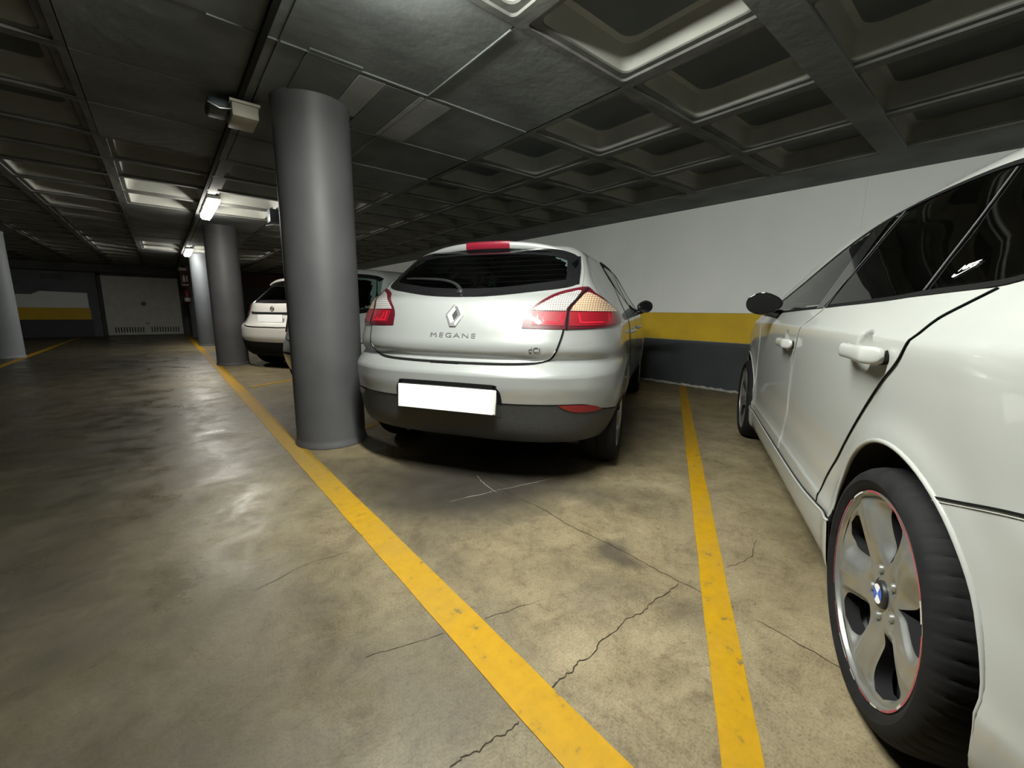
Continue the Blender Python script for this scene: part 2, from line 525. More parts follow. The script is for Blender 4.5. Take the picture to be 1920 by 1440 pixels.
def simple(name, col, rough=.5, metal=0, spec=.5, coat=0, emit=None, estr=0):
    m_, nt, b = mat_new(name)
    b.inputs['Base Color'].default_value = (*col, 1); b.inputs['Roughness'].default_value = rough
    b.inputs['Metallic'].default_value = metal; b.inputs['Specular IOR Level'].default_value = spec
    b.inputs['Coat Weight'].default_value = coat; b.inputs['Coat Roughness'].default_value = .04
    if emit: b.inputs['Emission Color'].default_value = (*emit, 1); b.inputs['Emission Strength'].default_value = estr
    return m_


def noisy(name, c1, c2, scale, rough=(.5, .7), metal=0, detail=6, bump=0, bscale=None, lo=.3, hi=.7, coat=0, spec=.5, dist=.0):
    m_, nt, b = mat_new(name)
    tc = N_(nt, 'ShaderNodeTexCoord'); nz = N_(nt, 'ShaderNodeTexNoise'); nz.inputs['Scale'].default_value = scale; nz.inputs['Detail'].default_value = detail
    nz.inputs['Distortion'].default_value = dist
    nt.links.new(tc.outputs['Object'], nz.inputs['Vector'])
    cr = N_(nt, 'ShaderNodeValToRGB'); cr.color_ramp.elements[0].position = lo; cr.color_ramp.elements[1].position = hi
    cr.color_ramp.elements[0].color = (*c1, 1); cr.color_ramp.elements[1].color = (*c2, 1)
    nt.links.new(nz.outputs['Fac'], cr.inputs['Fac']); nt.links.new(cr.outputs['Color'], b.inputs['Base Color'])
    mr = N_(nt, 'ShaderNodeMapRange'); mr.inputs['To Min'].default_value = rough[0]; mr.inputs['To Max'].default_value = rough[1]
    nt.links.new(nz.outputs['Fac'], mr.inputs['Value']); nt.links.new(mr.outputs['Result'], b.inputs['Roughness'])
    b.inputs['Metallic'].default_value = metal; b.inputs['Coat Weight'].default_value = coat; b.inputs['Specular IOR Level'].default_value = spec
    if bump:
        n2 = N_(nt, 'ShaderNodeTexNoise'); n2.inputs['Scale'].default_value = bscale or scale*8; n2.inputs['Detail'].default_value = 5
        nt.links.new(tc.outputs['Object'], n2.inputs['Vector'])
        bp_ = N_(nt, 'ShaderNodeBump'); bp_.inputs['Strength'].default_value = bump; bp_.inputs['Distance'].default_value = .01
        nt.links.new(n2.outputs['Fac'], bp_.inputs['Height']); nt.links.new(bp_.outputs['Normal'], b.inputs['Normal'])
    return m_


def paint(name, col, metal, rough, coat=1.0, flake=0):
    """car paint; the inside of the shell is dark trim"""
    m_, nt, b = mat_new(name)
    g = N_(nt, 'ShaderNodeNewGeometry')
    mx = N_(nt, 'ShaderNodeMix', data_type='RGBA')
    mx.inputs['A'].default_value = (*col, 1); mx.inputs['B'].default_value = (.035, .038, .04, 1)
    nt.links.new(g.outputs['Backfacing'], mx.inputs['Factor']); nt.links.new(mx.outputs['Result'], b.inputs['Base Color'])
    m2 = N_(nt, 'ShaderNodeMapRange'); m2.inputs['To Min'].default_value = coat; m2.inputs['To Max'].default_value = 0
    nt.links.new(g.outputs['Backfacing'], m2.inputs['Value']); nt.links.new(m2.outputs['Result'], b.inputs['Coat Weight'])
    m3 = N_(nt, 'ShaderNodeMapRange'); m3.inputs['To Min'].default_value = metal; m3.inputs['To Max'].default_value = 0
    nt.links.new(g.outputs['Backfacing'], m3.inputs['Value']); nt.links.new(m3.outputs['Result'], b.inputs['Metallic'])
    b.inputs['Roughness'].default_value = rough; b.inputs['Coat Roughness'].default_value = .05
    return m_


def glass(name, tint, rough=.0, refl=1.0):
    m_ = bpy.data.materials.new(name); m_.use_nodes = True; nt = m_.node_tree; nt.nodes.clear()
    out = N_(nt, 'ShaderNodeOutputMaterial'); tr = N_(nt, 'ShaderNodeBsdfTransparent'); gl = N_(nt, 'ShaderNodeBsdfGlossy')
    tr.inputs['Color'].default_value = (*tint, 1); gl.inputs['Roughness'].default_value = rough+.02
    gl.inputs['Color'].default_value = (refl, refl, refl, 1)
    fr = N_(nt, 'ShaderNodeFresnel'); fr.inputs['IOR'].default_value = 1.5; mx = N_(nt, 'ShaderNodeMixShader')
    nt.links.new(fr.outputs[0], mx.inputs[0]); nt.links.new(tr.outputs[0], mx.inputs[1]); nt.links.new(gl.outputs[0], mx.inputs[2])
    nt.links.new(mx.outputs[0], out.inputs['Surface'])
    return m_


M_SILVER = paint('silver_paint', (.33, .34, .335), .32, .34)
M_WHITE = paint('white_paint', (.335, .345, .33), 0, .55)
M_WHITE.node_tree.nodes['Principled BSDF'].inputs['Specular IOR Level'].default_value = .2
M_WHITE2 = paint('cream_white_paint', (.60, .59, .55), 0, .35)
M_PALE = paint('pale_silver_paint', (.48, .50, .49), .2, .3)
M_LINER = simple('wheel_well_liner', (.010, .010, .011), .9, spec=.2)
M_PLASTIC = noisy('grey_bumper_plastic', (.030, .032, .033), (.042, .044, .045), 60, (.42, .52))
M_BLACKP = simple('black_plastic', (.015, .016, .017), .4)
M_BLACKG = simple('gloss_black', (.008, .008, .009), .08, coat=1)
M_GAP = simple('panel_gap_black', (.006, .006, .006), .9, spec=.1)
M_GLASSD = glass('tinted_glass', (.50, .60, .58))
M_GLASSP = glass('privacy_glass', (.05, .055, .06))
M_GLASSF = glass('front_glass', (.80, .85, .83))
M_SEAT = simple('dark_seat_fabric', (.035, .038, .042), .95, spec=.2)
M_CHROME = simple('chrome', (.80, .81, .81), .28, .85)
M_LETTER = simple('dull_chrome_lettering', (.22, .22, .22), .35, .7)
M_RED = simple('red_lens', (.20, .003, .010), .45, coat=.8)
M_REDD = simple('dark_red_lens', (.07, .003, .009), .4, coat=.8)
M_REDB = simple('bright_red_reflector', (.60, .015, .035), .2, coat=.6)
M_REDH = simple('high_brake_lens', (.16, .008, .020), .3, coat=.4)
M_PLATE = simple('blank_white_plate', (.95, .95, .95), .45)
M_PLATEC = simple('plate_edge', (.62, .64, .58), .4)
M_TYRE = noisy('tyre_rubber', (.006, .006, .0065), (.011, .011, .012), 30, (.68, .85), spec=.2)
M_ALLOY = noisy('silver_alloy', (.30, .31, .31), (.38, .39, .38), 14, (.28, .40), metal=.75, coat=.3)
M_ALLOYD = simple('worn_rim_edge', (.55, .54, .52), .5, .3)
M_DISC = simple('brake_disc_steel', (.10, .10, .10), .4, .8)
M_PINK = noisy('red_rim_stripe', (.28, .03, .06), (.42, .08, .11), 60, (.4, .5))
M_BLUE = simple('roundel_blue', (.03, .10, .45), .3)
M_RWHITE = simple('roundel_white', (.8, .8, .8), .3)
# ------------------------------------------------------------------ room materials
def floor_material():
    m_, nt, b = mat_new('worn_concrete_floor'); L = nt.links
    tc = N_(nt, 'ShaderNodeTexCoord'); P = tc.outputs['Object']
    def noise(scale, detail=8, rough=.6, dist=0, vec=P):
        n = N_(nt, 'ShaderNodeTexNoise'); n.inputs['Scale'].default_value = scale; n.inputs['Detail'].default_value = detail
        n.inputs['Roughness'].default_value = rough; n.inputs['Distortion'].default_value = dist; L.new(vec, n.inputs['Vector']); return n.outputs['Fac']
    def ramp(f, stops):
        c = N_(nt, 'ShaderNodeValToRGB'); e = c.color_ramp.elements
        e[0].position = stops[0][0]; e[0].color = (*stops[0][1], 1); e[1].position = stops[-1][0]; e[1].color = (*stops[-1][1], 1)
        for p, col in stops[1:-1]:
            q = e.new(p); q.color = (*col, 1)
        L.new(f, c.inputs['Fac']); return c.outputs['Color']
    def mix(a, c, f, mode='MIX'):
        x = N_(nt, 'ShaderNodeMix', data_type='RGBA', blend_type=mode)
        L.new(a, x.inputs['A'])
        if isinstance(c, tuple): x.inputs['B'].default_value = (*c, 1)
        else: L.new(c, x.inputs['B'])
        if isinstance(f, float): x.inputs['Factor'].default_value = f
        else: L.new(f, x.inputs['Factor'])
        return x.outputs['Result']
    def mr(f, a, c, lo=0., hi=1.):
        x = N_(nt, 'ShaderNodeMapRange'); x.inputs['From Min'].default_value = a; x.inputs['From Max'].default_value = c
        x.inputs['To Min'].default_value = lo; x.inputs['To Max'].default_value = hi; L.new(f, x.inputs['Value']); return x.outputs['Result']
    base = ramp(noise(1.1, 12, .70), [(.30, (.135, .111, .068)), (.5, (.197, .164, .101)), (.68, (.268, .227, .147))])
    mid = ramp(noise(5.5, 12, .78, .5), [(.34, (.52, .48, .42)), (.50, (.95, .93, .90)), (.64, (1.18, 1.18, 1.16))])
    c = mix(base, mid, .75, 'MULTIPLY')
    fine = ramp(noise(38, 8, .8), [(.36, (.48, .44, .40)), (.47, (.96, .95, .94)), (.7, (1.16, 1.16, 1.16))])
    c = mix(c, fine, .45, 'MULTIPLY')
    grit = ramp(noise(150, 4, .7), [(.34, (.60, .57, .52)), (.50, (1., 1., 1.)), (.68, (1.20, 1.19, 1.17))])
    c = mix(c, grit, .75, 'MULTIPLY')
    scr = ramp(noise(5, 14, .9, 1.2), [(.40, (.50, .42, .34)), (.47, (1., 1., 1.)), (.7, (1.04, 1.04, 1.04))])
    c = mix(c, scr, .5, 'MULTIPLY')
    # small dark pits
    pit = mr(noise(34, 5, .6, .8), .66, .76)
    c = mix(c, (.07, .058, .042), pit)
    # driving lane: greyer than the bays, its darkening stands in for light fall-off
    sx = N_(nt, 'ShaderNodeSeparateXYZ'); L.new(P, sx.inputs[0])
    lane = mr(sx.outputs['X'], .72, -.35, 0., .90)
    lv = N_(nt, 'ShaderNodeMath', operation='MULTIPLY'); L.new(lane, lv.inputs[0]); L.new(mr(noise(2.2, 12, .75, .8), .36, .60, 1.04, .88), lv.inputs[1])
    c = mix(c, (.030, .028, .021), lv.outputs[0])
    # dark patches: positions (x, y, radius, strength)
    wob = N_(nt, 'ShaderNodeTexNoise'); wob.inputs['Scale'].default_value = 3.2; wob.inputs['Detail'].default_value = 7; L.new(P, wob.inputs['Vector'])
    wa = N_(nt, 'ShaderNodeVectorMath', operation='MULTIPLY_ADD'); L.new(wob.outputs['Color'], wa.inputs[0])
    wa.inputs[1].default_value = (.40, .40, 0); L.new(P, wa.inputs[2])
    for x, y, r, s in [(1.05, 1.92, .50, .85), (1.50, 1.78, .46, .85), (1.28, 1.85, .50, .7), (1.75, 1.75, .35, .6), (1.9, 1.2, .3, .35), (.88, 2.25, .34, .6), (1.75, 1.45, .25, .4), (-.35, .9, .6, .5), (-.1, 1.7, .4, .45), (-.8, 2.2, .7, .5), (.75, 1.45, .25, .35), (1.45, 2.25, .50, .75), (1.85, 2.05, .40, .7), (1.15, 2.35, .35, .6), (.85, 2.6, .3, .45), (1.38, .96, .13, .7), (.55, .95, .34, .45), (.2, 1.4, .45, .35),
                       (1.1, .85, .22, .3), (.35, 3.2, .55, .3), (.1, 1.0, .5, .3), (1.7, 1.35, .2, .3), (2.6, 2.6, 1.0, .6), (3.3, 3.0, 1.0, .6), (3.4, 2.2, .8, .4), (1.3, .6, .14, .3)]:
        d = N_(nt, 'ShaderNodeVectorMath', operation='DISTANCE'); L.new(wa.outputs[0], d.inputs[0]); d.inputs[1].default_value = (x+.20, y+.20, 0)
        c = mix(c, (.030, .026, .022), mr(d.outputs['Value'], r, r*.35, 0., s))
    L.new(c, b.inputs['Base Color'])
    rg = noise(3.0, 8, .7, .4); rg2 = mr(rg, .36, .66, .24, .55)
    # bays are matt, the lane is polished by tyres
    rr = N_(nt, 'ShaderNodeMath', operation='ADD'); L.new(rg2, rr.inputs[0])
    L.new(mr(sx.outputs['X'], .2, 1.1, 0., .18), rr.inputs[1]); L.new(rr.outputs[0], b.inputs['Roughness'])
    b.inputs['Specular IOR Level'].default_value = .33
    bn = N_(nt, 'ShaderNodeBump'); bn.inputs['Strength'].default_value = .25; bn.inputs['Distance'].default_value = .004
    L.new(noise(26, 8, .7), bn.inputs['Height']); L.new(bn.outputs['Normal'], b.inputs['Normal'])
    return m_


def line_paint(name, col, wear):
    m_, nt, b = mat_new(name); L = nt.links
    tc = N_(nt, 'ShaderNodeTexCoord')
    n = N_(nt, 'ShaderNodeTexNoise'); n.inputs['Scale'].default_value = 22; n.inputs['Detail'].default_value = 8; n.inputs['Roughness'].default_value = .7
    L.new(tc.outputs['Object'], n.inputs['Vector'])
    cr = N_(nt, 'ShaderNodeValToRGB'); e = cr.color_ramp.elements
    e[0].position = .33; e[0].color = (.10, .085, .04, 1); e[1].position = .40+wear; e[1].color = (*[v*.86 for v in col], 1)
    q = e.new(.62+wear); q.color = (*col, 1)
    L.new(n.outputs['Fac'], cr.inputs['Fac'])
    n3 = N_(nt, 'ShaderNodeTexNoise'); n3.inputs['Scale'].default_value = 2.0; n3.inputs['Detail'].default_value = 6; L.new(tc.outputs['Object'], n3.inputs['Vector'])
    r3 = N_(nt, 'ShaderNodeMapRange'); r3.inputs['From Min'].default_value = .45; r3.inputs['From Max'].default_value = .75; r3.inputs['To Max'].default_value = .45
    L.new(n3.outputs['Fac'], r3.inputs['Value'])
    # dirt carried over the line beside the near column
    d = N_(nt, 'ShaderNodeVectorMath', operation='DISTANCE'); L.new(tc.outputs['Object'], d.inputs[0]); d.inputs[1].default_value = (.8, 3.0, 0)
    r4 = N_(nt, 'ShaderNodeMapRange'); r4.inputs['From Min'].default_value = 1.1; r4.inputs['From Max'].default_value = .2; r4.inputs['To Max'].default_value = .5
    L.new(d.outputs['Value'], r4.inputs['Value'])
    mx0 = N_(nt, 'ShaderNodeMath', operation='MAXIMUM'); L.new(r3.outputs['Result'], mx0.inputs[0]); L.new(r4.outputs['Result'], mx0.inputs[1])
    x = N_(nt, 'ShaderNodeMix', data_type='RGBA'); x.inputs['B'].default_value = (.20, .15, .05, 1)
    L.new(cr.outputs['Color'], x.inputs['A']); L.new(mx0.outputs[0], x.inputs['Factor'])
    L.new(x.outputs['Result'], b.inputs['Base Color']); b.inputs['Roughness'].default_value = .6; b.inputs['Specular IOR Level'].default_value = .25
    return m_


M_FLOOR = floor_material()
M_YLINE = line_paint('yellow_line_paint', (.36, .20, .001), 0.0)
M_CRACK = simple('crack_shadow', (.035, .028, .02), .95, spec=.1)
M_CRACKL = simple('pale_scratch', (.34, .32, .27), .8)
M_CONC = noisy('board_marked_concrete', (.075, .083, .080), (.165, .178, .175), 2.2, (.75, .9), bump=.35, bscale=14)
M_CONCD = noisy('dark_concrete', (.055, .055, .052), (.095, .095, .090), 2.0, (.8, .95), bump=.3, bscale=10)
M_WALLW = noisy('white_painted_wall', (.76, .79, .78), (.82, .84, .83), 1.3, (.6, .75), bump=.18, bscale=5)
M_WALLY = noisy('yellow_painted_band', (.55, .36, .010), (.68, .45, .014), 3, (.5, .65), bump=.15, bscale=6)
M_WALLD = noisy('dark_grey_painted_band', (.040, .047, .050), (.060, .068, .072), 3, (.55, .7), bump=.15, bscale=6)
M_PLASTER = noisy('crumbled_plaster', (.30, .30, .28), (.55, .54, .50), 30, (.8, .9), bump=.5)
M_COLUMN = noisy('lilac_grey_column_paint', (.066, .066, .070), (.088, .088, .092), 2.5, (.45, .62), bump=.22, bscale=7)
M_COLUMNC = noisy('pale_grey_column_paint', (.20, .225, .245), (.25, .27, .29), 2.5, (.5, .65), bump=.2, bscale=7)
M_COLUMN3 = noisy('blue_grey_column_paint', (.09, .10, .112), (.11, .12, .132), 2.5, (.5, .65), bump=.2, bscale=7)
M_DOOR = noisy('beige_grey_door_steel', (.50, .50, .46), (.60, .60, .55), 5, (.5, .6))
M_BROWN = noisy('red_brown_wall_paint', (.11, .045, .035), (.14, .06, .048), 3, (.7, .8))
M_GREYW = noisy('bare_grey_wall', (.10, .115, .12), (.15, .165, .17), 2, (.8, .9))
M_LAMPB = simple('lamp_housing_grey', (.55, .55, .53), .5)
M_LAMPN = simple('bright_tube_diffuser', (.9, .9, .9), .4, emit=LAMP_COLOR, estr=LAMP_NEAR)
M_LAMP = simple('lit_tube_diffuser', (.9, .9, .9), .4, emit=(1.0, .97, .88), estr=LAMP_FAR)
M_GBOX = simple('beige_junction_box', (.42, .41, .33), .5)
M_DBOX = simple('dark_speaker_box', (.02, .03, .035), .5)
M_CONDUIT = simple('dark_cable_tray', (.010, .011, .010), .8, spec=.2)
M_FIRE = simple('extinguisher_red', (.22, .015, .015), .4)
M_SIGNR = simple('sign_red', (.09, .02, .02), .6)
M_SIGNW = simple('sign_white', (.75, .75, .72), .5)

# ------------------------------------------------------------------ floor
H = 2.36; XW = 5.555; X0W = -6.2; Y0 = -7.0; Y1 = 19.95
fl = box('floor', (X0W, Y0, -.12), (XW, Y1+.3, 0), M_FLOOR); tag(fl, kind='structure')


def strip_path(name, pts, w, z, mat, parent, jitter=0, sub=1):
    p = [pts[0]]
    for a, b_ in zip(pts[:-1], pts[1:]):
        for k in range(1, sub+1):
            t = k/sub; q = (a[0]+(b_[0]-a[0])*t, a[1]+(b_[1]-a[1])*t)
            if k < sub or True: q = (q[0]+random.uniform(-jitter, jitter), q[1]+random.uniform(-jitter, jitter))
            p.append(q)
    P = np.array(p); T = np.gradient(P, axis=0); T /= np.linalg.norm(T, axis=1, keepdims=True)
    nn = np.stack([-T[:, 1], T[:, 0]], 1); n = len(P)
    ww = np.array([w*random.uniform(.45, 1.3) if jitter else w for _ in range(n)])[:, None]/2
    V = np.concatenate([np.c_[P+nn*ww, np.full(n, z)], np.c_[P-nn*ww, np.full(n, z)]])
    V2 = V.copy(); V2[:, 2] = .0001
    F_ = [(i, n+i, n+i+1, i+1) for i in range(n-1)]
    return mesh_np(name, V, F_, mat, parent, smooth=False)


CR = [([(1.392,.686),(1.319,.684),(1.22,.69),(1.152,.683),(1.077,.697),(.996,.688),(.951,.694),(.869,.672),(.826,.681),(.793,.672),(.743,.678),(.70,.672)], .0032, M_CRACK),
      ([(.577,.656),(.539,.652),(.504,.663),(.464,.661),(.424,.672),(.387,.673),(.33,.68),(.28,.676)], .003, M_CRACK),
      ([(1.399,1.983),(1.394,1.658),(1.402,1.403),(1.388,1.227),(1.4,1.1),(1.408,.894),(1.401,.765),(1.408,.649),(1.415,.5)], .0030, M_CRACK),
      ([(1.415,.42),(1.412,.36),(1.407,.297),(1.40,.1),(1.41,-.2)], .003, M_CRACK),
      ([(.923,.945),(.807,.97),(.715,.992)], .0015, M_CRACK), ([(.58,1.023),(.451,1.059),(.359,1.085)], .0016, M_CRACK),
      ([(1.955,.624),(1.797,.584),(1.686,.598),(1.643,.619)], .002, M_CRACK),
      ([(1.077,1.803),(1.376,1.755),(1.735,1.687)], .003, M_CRACKL), ([(1.39,2.0),(1.36,1.9),(1.34,1.74)], .003, M_CRACKL),
      ([(.15,1.62),(.34,1.68),(.5,1.66)], .002, M_CRACK)]
for pts, w, mt in CR:
    strip_path('crack' if mt is M_CRACK else 'scratch', pts, w, .0012, mt, fl, jitter=.004, sub=5)


def floor_line(name, pts, w, label, group=None, rough=True):
    """paint film 1.5 mm thick with slightly uneven edges"""
    P = []
    L = math.hypot(pts[1][0]-pts[0][0], pts[1][1]-pts[0][1]); n = max(2, int(L/.12))
    d = ((pts[1][0]-pts[0][0])/L, (pts[1][1]-pts[0][1])/L); nn = (-d[1], d[0])
    bm = bmesh.new(); rows = []
    for i in range(n+1):
        t = L*i/n; e1 = w/2+random.uniform(-.0022, .0022); e2 = w/2+random.uniform(-.0022, .0022)
        x, y = pts[0][0]+d[0]*t, pts[0][1]+d[1]*t
        rows.append([bm.verts.new((x+nn[0]*e1, y+nn[1]*e1, .0025)), bm.verts.new((x-nn[0]*e2, y-nn[1]*e2, .0025)),
                     bm.verts.new((x-nn[0]*e2, y-nn[1]*e2, 0)), bm.verts.new((x+nn[0]*e1, y+nn[1]*e1, 0))])
    for a, b_ in zip(rows[:-1], rows[1:]):
        for k in range(4):
            bm.faces.new((a[k], a[(k+1) % 4], b_[(k+1) % 4], b_[k]))
    bm.faces.new(rows[0]); bm.faces.new(rows[-1][::-1])
    o = bm_obj(name, bm, M_YLINE)
    tag(o, label, 'floor line', group)
    return o


floor_line('aisle_line', ((.648, -1.5), (.648, 19.8)), .122, 'long yellow line painted along the aisle, running past the round columns')
floor_line('aisle_line', ((-2.17, 3.0), (-2.17, 19.6)), .10, 'faint yellow line at the far left edge of the aisle, by the left column')
bd = (math.cos(math.radians(29.9)), math.sin(math.radians(29.9)))
for k, (lab, xs) in enumerate([('yellow bay line between the silver hatchback and the white car on the right', .755),
                               ('yellow bay line glimpsed under the silver hatchback behind the near column', 1.20),
                               ('thin yellow bay line between the near column and the second column', .755),
                               ('yellow bay line beyond the second column, behind the white crossover', 1.25),
                               ('yellow bay line furthest down the aisle, near the garage door', .755)]):
    y0 = .262+3.005*k
    s0 = (xs-.905)/bd[0]; s1 = (XW-.085-.905)/bd[0]
    floor_line('bay_line', ((.905+bd[0]*(s0+(.02 if xs < 1 else 0)), y0+bd[1]*(s0+(.02 if xs < 1 else 0))), (.905+bd[0]*s1, y0+bd[1]*s1)), .092 if k == 0 else .08, lab)

# ------------------------------------------------------------------ right wall, in painted panels
wr = box('wall_right', (XW+.03, Y0, 0), (XW+.25, Y1+.3, H+.35), M_CONCD); tag(wr, kind='structure')
joints = [Y0, -1.1, 1.176, 3.33, 5.45, 7.6, 9.75, 11.9, 14.05, 16.2, Y1]
for a, b_ in zip(joints[:-1], joints[1:]):
    box('white_panel', (XW, a+.0004, 1.006), (XW+.04, b_-.0004, H+.02), M_WALLW, wr, bev=.0007, seg=1)
    box('yellow_panel', (XW, a+.0004, .635), (XW+.04, b_-.0004, 1.004), M_WALLY, wr, bev=.0007, seg=1)
    box('dark_panel', (XW, a+.0004, .0), (XW+.04, b_-.0004, .628), M_WALLD, wr, bev=.0007, seg=1)
box('pale_seam', (XW+.001, Y0, .624), (XW+.035, Y1, .640), noisy('unpainted_plaster_seam', (.20, .19, .18), (.30, .29, .27), 20), wr)
# crumbs of plaster where the wall meets the floor
bm = bmesh.new()
for i in range(190):
    y = random.choice((random.uniform(1.2, 2.78), random.uniform(3.1, 4.2))); s = random.uniform(.006, .022)
    M = Matrix.Translation((XW-random.uniform(0, .035)**1.0, y, s*.25)) @ Matrix.Rotation(random.uniform(0, 6), 4, 'Z') @ Matrix.Diagonal((s, s*1.7, s*.6, 1))
    bmesh.ops.create_icosphere(bm, subdivisions=1, radius=1, matrix=M)
cr = bm_obj('plaster_crumbs', bm, M_PLASTER); tag(cr, 'crumbs of pale plaster along the foot of the painted wall', 'rubble', kind='stuff')
# edge of thick paint / plaster fillet at the foot of the wall
bm = bmesh.new()
prev = None; random.seed(9)
for i in range(150):
    y = 1.0+i*.045; w = .012+.03*abs(math.sin(i*.7)+random.uniform(-.6, .6))*.5; hgt = .018+.018*random.random()
    v = [bm.verts.new((XW+.002, y, hgt)), bm.verts.new((XW-w, y, .001)), bm.verts.new((XW+.002, y, .001))]
    if prev:
        for k in range(3): bm.faces.new((prev[k], prev[(k+1) % 3], v[(k+1) % 3], v[k]))
    prev = v
bm_obj('plaster_fillet', bm, M_PLASTER, wr)

# ------------------------------------------------------------------ other walls
wb = box('wall_back', (X0W, Y1+.02, 0), (XW+.03, Y1+.3, H+.35), M_GREYW); tag(wb, kind='structure')
wl = box('wall_left', (X0W-.2, Y0, 0), (X0W, Y1+.3, H+.35), M_CONCD); tag(wl, kind='structure')
wf = box('wall_front', (X0W, Y0-.2, 0), (XW+.03, Y0, H+.35), M_CONCD); tag(wf, kind='structure')
# painted patch at the far left: white over yellow over dark
bm = bmesh.new()
xs = [(-5.2, 1.36), (-3.36, 1.36), (-3.12, 1.36), (-2.92, 1.47), (-1.86, 1.44)]
for (x, z) in xs: pass
vf = [bm.verts.new((x, Y1-.02, z)) for x, z in xs]+[bm.verts.new((-1.86, Y1-.02, .95)), bm.verts.new((-5.2, Y1-.02, .95))]
f0 = bm.faces.new(vf); r = bmesh.ops.extrude_face_region(bm, geom=[f0])
bmesh.ops.translate(bm, verts=[v for v in r['geom'] if isinstance(v, bmesh.types.BMVert)], vec=(0, .04, 0))
bm_obj('white_panel', bm, M_WALLW, wb)
box('yellow_panel', (-5.2, Y1-.02, .57), (-1.84, Y1+.02, .948), M_WALLY, wb)
box('dark_panel', (-5.2, Y1-.02, .0), (-1.82, Y1+.02, .568), M_WALLD, wb)
box('brown_panel', (.75, Y1-.02, 1.82), (XW-.03, Y1+.02, H), M_BROWN, wb)
for k in range(3): box('vent_slat', (-2.85, Y1-.03, 1.86+.06*k), (-2.35, Y1+.02, 1.885+.06*k), M_CONCD, wb)
bmx = box('trim_1', (X0W, Y1-.45, 2.12), (1.3, Y1+.02, H+.1), M_CONCD); tag(bmx, kind='structure')

# garage door
dr = empty('door_1', (-.47, Y1-.03, 0), kind='structure')
bm = bmesh.new()
n = 30; w0 = -1.02; dw = 2.04/n
for i in range(n):
    a = w0+i*dw
    add_box(bm, (a+.006, -.012, .03), (a+dw-.006, .01, 2.03), .003, 1)
add_box(bm, (w0, .0, .03), (w0+2.04, .03, 2.03))
bm_obj('ribbed_leaf', bm, M_DOOR, dr)
for sx_ in (-1, 1): box('door_frame', (sx_*1.07-.04, -.04, 0), (sx_*1.07+.04, .03, 2.1), M_CONCD, dr)
box('door_frame', (-1.11, -.04, 2.03), (1.11, .03, 2.12), M_CONCD, dr)
for side_ in (0, 1):
    for i in range(11):
        x = (-.83+i*.072) if side_ == 0 else (.12+i*.075)
        box('vent_slot', (x, -.016, .12), (x+.028, -.010, .30), M_GAP, dr)
lathe_obj('lock_knob', [(0, -.07), (.05, -.07), (.065, -.055), (.065, -.02), (.03, 0)], M_BLACKP, dr, 20, 'y', loc=(.0, -.01, 1.12))
box('lower_handle', (-.02, -.045, .42), (.10, -.012, .445), M_BLACKP, dr, .006)

# ------------------------------------------------------------------ coffered ceiling
ys = [-6.07, -5.2, -4.33, -3.46, -2.59, -1.72, -.85, .02, .89, 1.77, 2.64, 3.46, 4.22, 4.95, 5.64, 6.3, 7.07, 7.87, 8.75, 9.6, 10.4, 11.15, 11.92, 12.75, 13.6, 14.5, 15.4, 16.3, 17.2, 18.1, 19.0]
xs_ = [-5.38, -4.525, -3.67, -2.815, -1.96, -1.105, -.25, .605, 1.46, 2.315, 3.17, 4.025, 4.88]


def coffer_mesh(sx, sy, wide=0):
    """one waffle mould seen from below: rib half-widths, a small step, a lip and sloping rounded sides (unit cell scaled per instance)"""
    def rr(hx, hy, r, n=4):
        o = []
        for cx, cy, a0 in ((1, 1, 0), (-1, 1, 90), (-1, -1, 180), (1, -1, 270)):
            for k in range(n+1):
                a = math.radians(a0+90*k/n); o.append((cx*(hx-r)+r*math.cos(a), cy*(hy-r)+r*math.sin(a)))
        return o
    n = 4; rings = []
    hx, hy = sx/2, sy/2
    rings.append([(x, y, 0) for x, y in rr(hx, hy, .0005, n)])
    rings.append([(x, y, 0) for x, y in rr(hx-.040, hy-.040, .03, n)])
    rings.append([(x, y, .014) for x, y in rr(hx-.042, hy-.042, .03, n)])
    rings.append([(x, y, .014) for x, y in rr(hx-.078, hy-.078, .045, n)])
    rings.append([(x, y, .022) for x, y in rr(hx-.083, hy-.083, .05, n)])
    rings.append([(x, y, .105) for x, y in rr(hx-.103, hy-.103, .07, n)])
    rings.append([(x, y, .132) for x, y in rr(hx-.115, hy-.115, .08, n)])
    rings.append([(x, y, .143) for x, y in rr(hx-.145, hy-.145, .08, n)])
    V = [v for r_ in rings for v in r_]; m_ = len(rings[0]); F_ = []
    for j in range(len(rings)-1):
        for k in range(m_):
            k2 = (k+1) % m_; F_.append((j*m_+k, j*m_+k2, (j+1)*m_+k2, (j+1)*m_+k))
    F_.append(tuple((len(rings)-1)*m_+k for k in range(m_)))
    me = bpy.data.meshes.new('coffer'); me.from_pydata(V, [], [f[::-1] for f in F_])
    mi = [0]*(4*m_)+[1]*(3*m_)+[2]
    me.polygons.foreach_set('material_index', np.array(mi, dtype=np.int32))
    me.polygons.foreach_set('use_smooth', np.ones(len(me.polygons), bool)); me.update(); me.set_sharp_from_angle(angle=math.radians(32))
    return me


